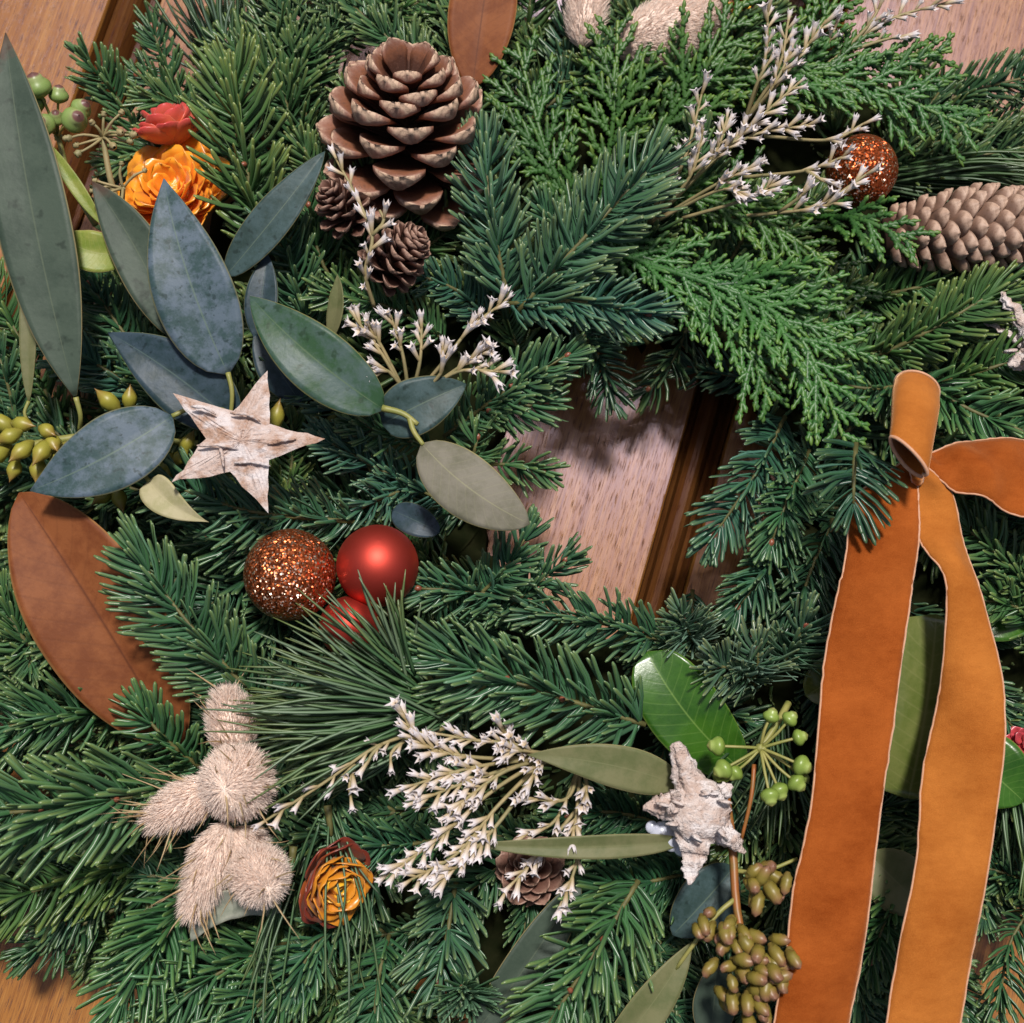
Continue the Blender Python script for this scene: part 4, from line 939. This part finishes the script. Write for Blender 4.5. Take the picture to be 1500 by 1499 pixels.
bunny('bunny tail in the shade behind the two lower ones', (340, 1215), (375, 1265), 36, 262, 268, 1800, 6, 8)
bunny('narrow pale bunny tail at the top edge, left of the other', (850, 70), (868, -40), 34, 170, 190, 2200, 7, 0)
bunny('broad beige bunny tail at the top edge behind the cypress', (900, 75), (1060, 15), 56, 180, 200, 4200, 8, 0)

# ------------------------------------------------------------------ strawflowers
def petal_mesh(mat, seed, W=1.0):
    g = np.random.default_rng(seed); mb = MB(); nu, nv = 5, 6
    u = np.linspace(-1, 1, nu); v = np.linspace(0, 1, nv)
    w = np.array([.35, .7, .95, 1.05, .95, .40])*.31*W
    x = w[:, None]*u[None]; y = v[:, None] - .06*u[None]**2
    z = .30*(np.abs(u)[None]**2)*w[:, None] + .22*v[:, None]**2.2 + g.normal(0, .012, (nv, nu))
    top = np.stack([x, y*np.ones_like(x), z], -1); bot = top - np.array([0, 0, .03])
    c = np.zeros((nv, nu, 3)); c[..., 1] = v[:, None]; c[..., 0] = g.random()
    grid_shell(mb, top, bot, c); return mb.mesh('petal', mat)
def strawflower(label, x, y, h, r, axis, mats, n, inner, g, cmat, els=(2, 30, 62), pw=1.0):
    k = K(h); c0 = P(x, y, h); ax = nrm(axis)
    t = thing('strawflower', c0, label, 'strawflower')
    X, _, Z = frame(ax, (0, 1, .1) if abs(ax[2]) > .9 else (.1, .2, 1))
    pm = [[petal_mesh(M[m], s, pw) for s in range(3)] for m in mats]
    for i in range(n):
        f = i/(n-1); an = i*2.39996 + g.uniform(-.1, .1); out = math.cos(an)*X + math.sin(an)*Z
        el = math.radians(np.interp(f, [0, .5, 1], els) + g.uniform(-12, 12))
        d = nrm(math.cos(el)*out + math.sin(el)*ax); s = r*k*np.interp(f, [0, .6, 1], [1.0, .80, .42])*g.uniform(.9, 1.08)
        upn = nrm(-math.sin(el)*out + math.cos(el)*ax); Xs = nrm(np.cross(d, upn))
        p = c0 + ax*r*k*.22*f + out*r*k*.06
        place('petal', pm[min(len(mats)-1, int(f*len(mats)))][g.randrange(3)], t, p, Xs, d, np.cross(Xs, d), (s, s, s))
    if inner:
        mb = MB(); ball(mb, c0 + ax*r*k*.16, r*k*.42, ax, .55, 40, 22, .5, .10, 3); mb.build('centre', M[cmat], t)
    return t
gs = random.Random(4)
strawflower('bright orange strawflower between the blue leaf and the yellow-green fir', 262, 296, 170, 92, (-.15, .2, .95), ['petal_orange', 'petal_orange', 'petal_orange', 'petal_orange'], 52, True, gs, 'petal_orange', (-4, 20, 44), 1.15)
strawflower('reddish pink strawflower bud above the orange one', 258, 212, 195, 66, (-.25, .85, .45), ['petal_red', 'petal_red', 'petal_red'], 34, False, gs, 'petal_red', (15, 45, 75), 1.2)
strawflower('amber and maroon strawflower right of the bunny tails', 472, 1280, 232, 74, (.62, -.30, .72), ['petal_maroon', 'petal_amber', 'petal_amber', 'petal_yellow'], 40, False, gs, 'petal_amber', (18, 44, 72), 1.5)
strawflower('yellow strawflower at the top edge right of the beige bunny tail', 1072, -6, 190, 46, (.1, .3, .9), ['petal_yellow', 'petal_yellow'], 34, False, gs, 'petal_yellow')
strawflower('pink-red flower half cut off at the right edge by the amber ribbon', 1502, 1092, 175, 36, (-.2, .1, .9), ['petal_pink', 'petal_pink'], 26, False, gs, 'petal_pink')

# ------------------------------------------------------------------ berries and umbels
bprof = [.1, .5, .78, .94, 1, 1, .92, .78, .62, .58, .40, .05]
bm = [None]*2
for q, mname in enumerate(('berry', 'berry2')):
    mb = MB(); ball(mb, (0, 0, 0), 1, (0, 1, 0), .98, 16, 11, .5, .012, q, bprof); bm[q] = mb.mesh('berry', M[mname])
def umbel(name, label, cat, hub, ends, r, me, stem, smat, hubr=6):
    t = thing(name, P(*hub), label, cat)
    sb = MB(); c = catmull([P(*q) for q in stem], 10); tube(sb, c, np.linspace(5, 4, 10), 7); sb.build('stem', smat, t)
    hb = MB(); ball(hb, P(*hub), hubr, (0, 0, 1), .8, 9, 6, .5, .15, 2); hb.build('hub', smat, t)
    for (x, y, h, rr) in ends:
        e = P(x, y, h); b = P(*hub); d = nrm(e-b); X, Y, Z = frame(d, (.1, .2, 1) if abs(d[2]) < .9 else (0, 1, 0))
        mb = MB(); mid = (b+e)/2 + np.array([rnd.uniform(-3, 3), rnd.uniform(-3, 3), 5]); tube(mb, catmull([b, mid, e], 7), np.linspace(2.4, 1.9, 7), 6); mb.build('stalk', smat, t)
        if me is not None: place('berry', me, t, e, X, Y, Z, (rr*K(h),)*3)
        else:
            mb = MB(); ball(mb, e, rr, d, 1.1, 8, 6, .5, .12, int(x), [.3, .6, .9, 1, .7, .9, .3]); mb.build('seed', smat, t)
umbel('ivy_berries', 'cluster of green ivy berries beside the rust ribbon tail', 'berries', (1114, 1096, 292),
      [(1049, 1093, 300, 14), (1058, 1128, 302, 15), (1075, 1133, 292, 13), (1130, 1048, 305, 12), (1158, 1052, 310, 12), (1172, 1080, 308, 12), (1176, 1122, 318, 15), (1168, 1148, 312, 14), (1142, 1160, 306, 14), (1128, 1168, 318, 14), (1175, 1138, 298, 12), (1056, 1136, 288, 13)], 14, bm[1],
      [(1155, 1030, 262), (1135, 1065, 285), (1114, 1096, 292)], M['green_stem'], 8)
umbel('ivy_berries', 'green berries with brown caps by the tip of the long leaf, upper left', 'berries', (85, 200, 215),
      [(54, 125, 275, 21), (86, 138, 255, 15), (110, 175, 285, 20), (120, 158, 268, 16), (64, 182, 272, 17), (50, 150, 250, 17), (82, 172, 250, 13)], 18, bm[0],
      [(140, 330, 200), (105, 270, 205), (85, 200, 215)], M['green_stem'], 7)
umbel('dried_umbel', 'dried yellow umbel above the lime leaf, upper left', 'dried flower', (151, 202, 268),
      [(152, 168, 285, 5), (178, 165, 282, 5), (195, 198, 280, 6), (176, 195, 292, 6), (100, 203, 285, 6), (115, 225, 284, 6), (165, 214, 295, 6), (135, 180, 290, 5), (190, 208, 275, 5), (112, 213, 272, 5)], 5, None,
      [(172, 300, 235), (160, 255, 255), (151, 202, 268)], M['straw'], 5)
umbel('dried_umbel', 'lower dried umbel left of the orange strawflower', 'dried flower', (180, 276, 268),
      [(140, 265, 280, 4), (136, 280, 276, 4), (178, 240, 285, 4), (212, 250, 280, 4), (150, 285, 290, 4), (176, 305, 285, 4)], 4, None,
      [(172, 330, 235), (178, 300, 255), (180, 276, 268)], M['straw'], 4)

# eucalyptus buds on the orange twig
gt = thing('budded_eucalyptus', P(1075, 1300, 270), 'orange eucalyptus twig with pink-tipped buds left of the rust ribbon tail', 'eucalyptus')
petiole([(1062, 1160, 250), (1073, 1240, 285), (1078, 1320, 300), (1088, 1370, 312), (1105, 1400, 320)], 6.5, M['twig'], gt, 'stem')
petiole([(1078, 1316, 300), (1050, 1340, 305), (1015, 1385, 298), (990, 1420, 285)], 3.6, M['green_stem'], gt, 'stem')
petiole([(1074, 1275, 288), (1115, 1278, 305), (1168, 1258, 300)], 3.4, M['green_stem'], gt, 'stem')
petiole([(1105, 1120, 270), (1100, 1170, 275), (1086, 1230, 268)], 3.4, M['twig'], gt, 'stem')
gum = bud_mesh('bud', M['gum_bud'], [.35, .6, .8, .92, 1, 1, .95, .92, .9, .72, .62, .05], 1.7, .07)
spots = []
for (x, y, h, n_, R, aim) in [(1050, 1345, 325, 9, 34, 2.2), (1062, 1395, 330, 8, 34, 2.0), (1120, 1398, 345, 14, 44, .9), (1100, 1440, 335, 14, 46, 1.5), (1140, 1430, 340, 9, 36, .6), (1095, 1480, 320, 8, 34, 1.6), (1128, 1300, 325, 8, 32, .9), (1112, 1275, 322, 3, 16, -.9)]:
    for k in range(n_):
        a = gb.uniform(0, 6.28); q = R*math.sqrt(gb.random())
        spots.append((x+q*math.cos(a), y+q*math.sin(a), h+gb.uniform(-22, 16), aim+gb.uniform(-1.0, 1.0), gb.uniform(.1, 1.1)))
put_buds(gt, gum, spots, 9.3, gb)

# ------------------------------------------------------------------ statice
def flower_mesh(seed, openf):
    g = np.random.default_rng(seed); mb = MB(); m = 10
    a = np.arange(m)*2*math.pi/m
    rings = [(0, .07), (.4, .11), (.75, .15), (1.0, .22)]
    v = []; c = []
    for y, r in rings:
        v.append(np.stack([r*np.cos(a), np.full(m, y), r*np.sin(a)], -1)); c.append(np.full(m, y))
    tip = np.where(np.arange(m) % 2 == 0, 1.0, .0)
    r = np.where(tip > 0, .20 + .30*openf*g.uniform(.7, 1.15, m), .17); y = 1.0 + np.where(tip > 0, (1-openf*.7)*.30*g.uniform(.7, 1.2, m), -.05)
    v.append(np.stack([r*np.cos(a), y, r*np.sin(a)], -1)); c.append(.85+.15*tip)
    v.append(np.stack([.05*np.cos(a), np.full(m, .75), .05*np.sin(a)], -1)); c.append(np.full(m, .40))
    v = np.concatenate(v); c = np.concatenate(c); n_ = 6
    i = np.arange(n_-1)[:, None]*m; j = np.arange(m)[None]; k = (j+1) % m
    col = np.zeros((len(c), 3)); col[:, 1] = c
    mb.add(v, np.stack([i+j, i+m+j, i+m+k, i+k], -1).reshape(-1, 4), None, col)
    return mb.mesh('flower', M['statice'], (0, 0, 0), False)
FL = [flower_mesh(s, o) for s, o in enumerate((.25, .45, .7, .95, .1, .6))]
def statice(label, branches, g, size=25, gap=10, start=.35):
    t = thing('statice_sprig', P(*branches[0][0]), label, 'statice', 'white statice sprigs')
    sb = MB()
    for br in branches:
        pts = [P(*q) for q in br]; L = np.linalg.norm(np.diff(np.array(pts), axis=0), axis=1).sum(); m = max(6, int(L/8))
        c = catmull(pts, m); tube(sb, c, np.linspace(3.2, 1.8, m), 6)
        T = nrm(np.gradient(c, axis=0)); s = L*start; sd = 1
        while s <= L+2:
            i = min(m-1, int(s/L*(m-1))); sd = -sd
            X = nrm(np.cross(T[i], [0, 0, 1.0]))
            last = s > L-gap
            d = nrm(T[i] + (0 if last else 1)*(sd*g.uniform(.25, .75)*X) + np.array([0, 0, g.uniform(-.1, .75)]) + np.array([g.gauss(0, .15), g.gauss(0, .15), 0]))
            Xf, Y, Z = frame(d, (.1, .2, 1) if abs(d[2]) < .9 else (0, 1, 0)); sz = size*g.uniform(.62, 1.08); wd = sz*g.uniform(.85, 1.1)
            ro = g.uniform(0, 6.28); X2 = math.cos(ro)*Xf + math.sin(ro)*Z; Z2 = np.cross(X2, Y)
            place('flower', FL[g.randrange(6)], t, c[i], X2, Y, Z2, (wd, sz, wd))
            s += gap*g.uniform(.7, 1.3)
    sb.build('stem', M['straw'], t)
    return t
gw = random.Random(12)
statice('slim white statice stem hanging between the two small cones', [[(548, 450, 290), (535, 400, 330), (545, 345, 345), (520, 285, 350), (494, 236, 345)], [(545, 345, 345), (562, 325, 350), (556, 308, 352)]], gw, 26, 14, .12)
statice('white statice sprig left of centre above the olive-backed leaf', [[(600, 590, 270), (560, 520, 305), (512, 455, 318)], [(600, 590, 270), (560, 510, 305), (540, 478, 322)], [(600, 590, 270), (590, 520, 312), (572, 462, 322)], [(600, 590, 270), (615, 530, 315), (618, 474, 322)],
    [(600, 590, 270), (650, 530, 315), (690, 480, 325), (742, 440, 325)], [(600, 590, 270), (645, 548, 315), (648, 508, 325)], [(600, 590, 270), (670, 545, 312), (738, 545, 320)], [(600, 590, 270), (670, 540, 312), (712, 512, 322)], [(600, 580, 280), (570, 545, 312), (560, 545, 318)]], gw, 27, 10, .55)
statice('large white statice sprig below the centre with many drooping tips', [[(830, 1110, 250), (760, 1095, 300), (735, 1068, 318)], [(830, 1110, 250), (700, 1110, 315), (620, 1090, 325), (590, 1046, 322)], [(800, 1110, 262), (690, 1125, 325), (600, 1152, 330)], [(800, 1110, 262), (700, 1140, 325), (606, 1176, 330)],
    [(800, 1110, 262), (720, 1160, 325), (640, 1230, 328), (566, 1282, 322)], [(800, 1110, 262), (730, 1180, 325), (670, 1250, 330), (596, 1292, 325)], [(800, 1110, 262), (735, 1200, 325), (690, 1250, 328), (640, 1296, 325)], [(800, 1110, 262), (740, 1130, 320), (690, 1165, 335), (660, 1190, 335)], [(800, 1110, 262), (750, 1090, 320), (700, 1085, 330), (640, 1075, 330)],
    [(830, 1110, 250), (790, 1120, 300), (778, 1145, 315)], [(830, 1110, 250), (770, 1100, 310), (745, 1100, 325)]], gw, 27, 8.5, .40)
statice('white statice tips hanging over the small dark cone', [[(850, 1120, 240), (830, 1170, 290), (775, 1170, 312)], [(850, 1120, 240), (845, 1190, 290), (838, 1225, 300)], [(850, 1120, 240), (860, 1150, 285), (856, 1172, 300)], [(850, 1180, 250), (800, 1240, 272), (742, 1304, 285)], [(850, 1180, 250), (845, 1260, 280), (824, 1322, 290)], [(850, 1120, 240), (815, 1200, 290), (765, 1225, 300)]], gw, 26, 11, .5)
statice('sparse white statice stem running left over the pine needles', [[(650, 1068, 262), (560, 1090, 310), (470, 1150, 318), (385, 1205, 315)], [(560, 1090, 310), (545, 1105, 320), (538, 1120, 322)], [(520, 1120, 312), (512, 1150, 318), (515, 1175, 316)], [(600, 1080, 305), (575, 1100, 318), (572, 1120, 320)], [(520, 1120, 312), (500, 1140, 320), (480, 1160, 320)]], gw, 26, 24, .3)
statice('white statice sprig in the upper right, left of the orange bauble', [[(950, 330, 190), (1000, 240, 255), (1030, 130, 275)], [(950, 330, 190), (1010, 260, 262), (1030, 190, 280)], [(950, 330, 190), (1040, 240, 268), (1100, 185, 285)], [(950, 330, 190), (1060, 220, 272), (1172, 120, 285)], [(950, 330, 190), (1080, 210, 275), (1190, 182, 288)], [(950, 330, 190), (1050, 270, 275), (1105, 245, 288)],
    [(950, 330, 190), (1050, 280, 275), (1090, 285, 288)], [(950, 330, 190), (965, 290, 250), (985, 258, 268)], [(1000, 320, 220), (1100, 290, 282), (1130, 270, 290)], [(950, 330, 190), (1040, 235, 272), (1066, 172, 285)]], gw, 25, 11, .52)
statice('white statice tips crossing in front of the orange bauble', [[(1040, 320, 200), (1140, 312, 272), (1200, 300, 300), (1285, 245, 320)], [(1140, 312, 272), (1170, 290, 300), (1178, 276, 305)], [(1180, 305, 290), (1215, 300, 312), (1240, 280, 318)], [(1090, 260, 240), (1180, 250, 295), (1240, 228, 315)], [(1180, 250, 295), (1200, 262, 306), (1212, 268, 308)], [(1120, 200, 240), (1215, 205, 290), (1268, 180, 300)]], gw, 25, 15, .45)
statice('white statice tips at the top edge on the right', [[(1090, 180, 200), (1120, 90, 250), (1125, 10, 262)], [(1090, 180, 200), (1140, 100, 255), (1155, 30, 268)], [(1090, 180, 200), (1150, 110, 255), (1210, 30, 265)], [(1090, 180, 200), (1110, 120, 250), (1130, 85, 265)], [(1090, 180, 200), (1130, 130, 255), (1160, 75, 268)]], gw, 26, 12, .5)
statice('white statice tips against the oak in the upper right corner', [[(1130, 160, 190), (1230, 80, 235), (1300, 30, 250), (1395, 2, 255)], [(1230, 80, 235), (1270, 40, 252), (1290, 8, 258)], [(1230, 80, 235), (1290, 60, 250), (1315, 55, 255)], [(1180, 110, 220), (1215, 60, 250), (1228, 25, 258)]], gw, 25, 13, .5)

# ------------------------------------------------------------------ velvet ribbon
rb = thing('velvet_ribbon', P(1342, 682, 330), 'orange velvet ribbon tied in a bow with two long tails, right side', 'ribbon')
def strip(name, rows, mat, n=60, thick=2.6, belly=6, wav=2.0, seed=0, label=None):
    """rows: (left x, y, h, right x, y, h) down the ribbon"""
    A = catmull([P(r[0], r[1], r[2]) for r in rows], n); B = catmull([P(r[3], r[4], r[5]) for r in rows], n)
    g = np.random.default_rng(seed); nu = 15; u = np.linspace(0, 1, nu)
    top = A[:, None]*(1-u)[None, :, None] + B[:, None]*u[None, :, None]
    s = np.linspace(0, 1, n); ph = g.uniform(0, 6.28, 6)
    T = nrm(np.gradient((A+B)/2, axis=0)); X = nrm(B-A); N = nrm(np.cross(X, T)); N = np.where(N[:, 2:3] < 0, -N, N)
    z = belly*4*u[None]*(1-u)[None]*np.ones((n, 1)) + wav*(np.sin(s*11+ph[0])[:, None]*np.cos(u*3+ph[1])[None] + .6*np.sin(s*23+ph[2])[:, None]*np.sin(u*5+ph[3])[None])
    top = top + z[..., None]*N[:, None]; bot = top - thick*N[:, None]
    mb = MB(); c = np.zeros((n, nu, 3)); c[..., 0] = u[None]; c[..., 1] = s[:, None]
    grid_shell(mb, top, bot, c); o = mb.build(name, M[mat], rb)
    if label: o['label'] = label
    for q in (0, -1):
        e = MB(); jit = g.normal(0, .35, (n, 3)); tube(e, top[:, q] - .3*thick*N + jit, np.full(n, 1.5), 6); e.build('woven_edge', M['selvedge'], o)
    return o
strip('ribbon_loop', [(1700, 690, 250, 1700, 760, 300), (1600, 662, 262, 1600, 782, 318), (1500, 645, 285, 1500, 756, 332), (1430, 644, 300, 1440, 730, 338), (1385, 655, 312, 1392, 714, 338), (1352, 668, 325, 1352, 684, 334)][::-1], 'velvet', 50, 2.6, 14, 9, 3, 'right loop going out of the picture')
strip('ribbon_tail', [(1335, 672, 338, 1350, 680, 342), (1341, 705, 336, 1366, 692, 338), (1344, 745, 334, 1388, 722, 320), (1347, 783, 338, 1405, 775, 322), (1357, 808, 342, 1420, 810, 332), (1380, 843, 346, 1432, 846, 342), (1385, 895, 342, 1450, 915, 345), (1378, 1000, 332, 1468, 985, 342), (1368, 1060, 330, 1472, 1050, 340), (1352, 1140, 330, 1466, 1115, 338), (1343, 1267, 330, 1444, 1283, 335), (1320, 1377, 326, 1427, 1390, 328), (1297, 1500, 318, 1409, 1500, 318), (1275, 1640, 300, 1385, 1640, 300)], 'velvet2', 90, 2.6, 9, 6.5, 1, 'amber tail on the right')
strip('ribbon_tail', [(1322, 676, 330, 1344, 684, 334), (1292, 696, 336, 1345, 706, 338), (1262, 720, 336, 1346, 745, 344), (1248, 745, 328, 1346, 785, 346), (1238, 820, 340, 1338, 850, 346), (1227, 867, 344, 1333, 888, 346), (1210, 960, 344, 1318, 980, 344), (1201, 1053, 344, 1306, 1075, 342), (1187, 1187, 342, 1292, 1180, 340), (1163, 1300, 338, 1274, 1320, 338), (1152, 1397, 332, 1263, 1400, 332), (1133, 1500, 325, 1244, 1502, 325), (1110, 1640, 305, 1220, 1640, 305)], 'velvet', 90, 2.6, 8, 6.5, 2, 'rust tail on the left')
# the upright loop: a rolled tube open towards the viewer at its lower end
n_, m_ = 22, 40
ctr = catmull([P(1331, 668, 425), P(1335, 642, 414), P(1340, 600, 382), P(1343, 568, 340)], n_)
s = np.linspace(0, 1, n_); a = np.linspace(-.15*math.pi, 1.93*math.pi, m_)
rx = np.interp(s, [0, .4, .8, 1], [25, 28, 33.5, 32]); rz = np.interp(s, [0, .4, 1], [14, 20, 24])
T = nrm(np.gradient(ctr, axis=0)); X = nrm(np.cross(T, [0, -.1, 1.0])); Z = np.cross(X, T)
top = ctr[:, None] + rx[:, None, None]*np.cos(a)[None, :, None]*X[:, None] + rz[:, None, None]*np.sin(a)[None, :, None]*Z[:, None]
top[..., 2] -= (np.clip((a-math.pi*1.1)/1.5, 0, 1)*14)[None]
shear = ((1-s)**1.6)[:, None]*np.cos(a)[None]*17; top[..., 1] -= shear
inn = ctr[:, None] + (rx-2.6)[:, None, None]*np.cos(a)[None, :, None]*X[:, None] + (rz-2.6)[:, None, None]*np.sin(a)[None, :, None]*Z[:, None]
inn[..., 2] -= (np.clip((a-math.pi*1.1)/1.5, 0, 1)*14)[None]
inn[..., 1] -= shear
mb = MB(); grid_shell(mb, top, inn, np.full(top.shape, .5)); lo = mb.build('ribbon_loop', M['velvet2'], rb); lo['label'] = 'short upright loop'
for q in (0, -1):
    e = MB(); tube(e, (top[q]+inn[q])/2, np.full(m_, 2.6), 6); e.build('woven_edge', M['selvedge'], lo)
strip('ribbon_fold', [(1310, 660, 376, 1362, 640, 376), (1322, 672, 366, 1358, 664, 368), (1334, 684, 352, 1352, 684, 354), (1336, 700, 340, 1348, 702, 342)], 'velvet2', 20, 2.6, -5, .5, 4)
strip('knot', [(1334, 672, 350, 1352, 668, 352), (1331, 684, 358, 1354, 682, 360), (1335, 698, 356, 1353, 697, 356), (1337, 708, 342, 1351, 708, 342)], 'velvet2', 20, 2.6, 6, 1.5, 6)
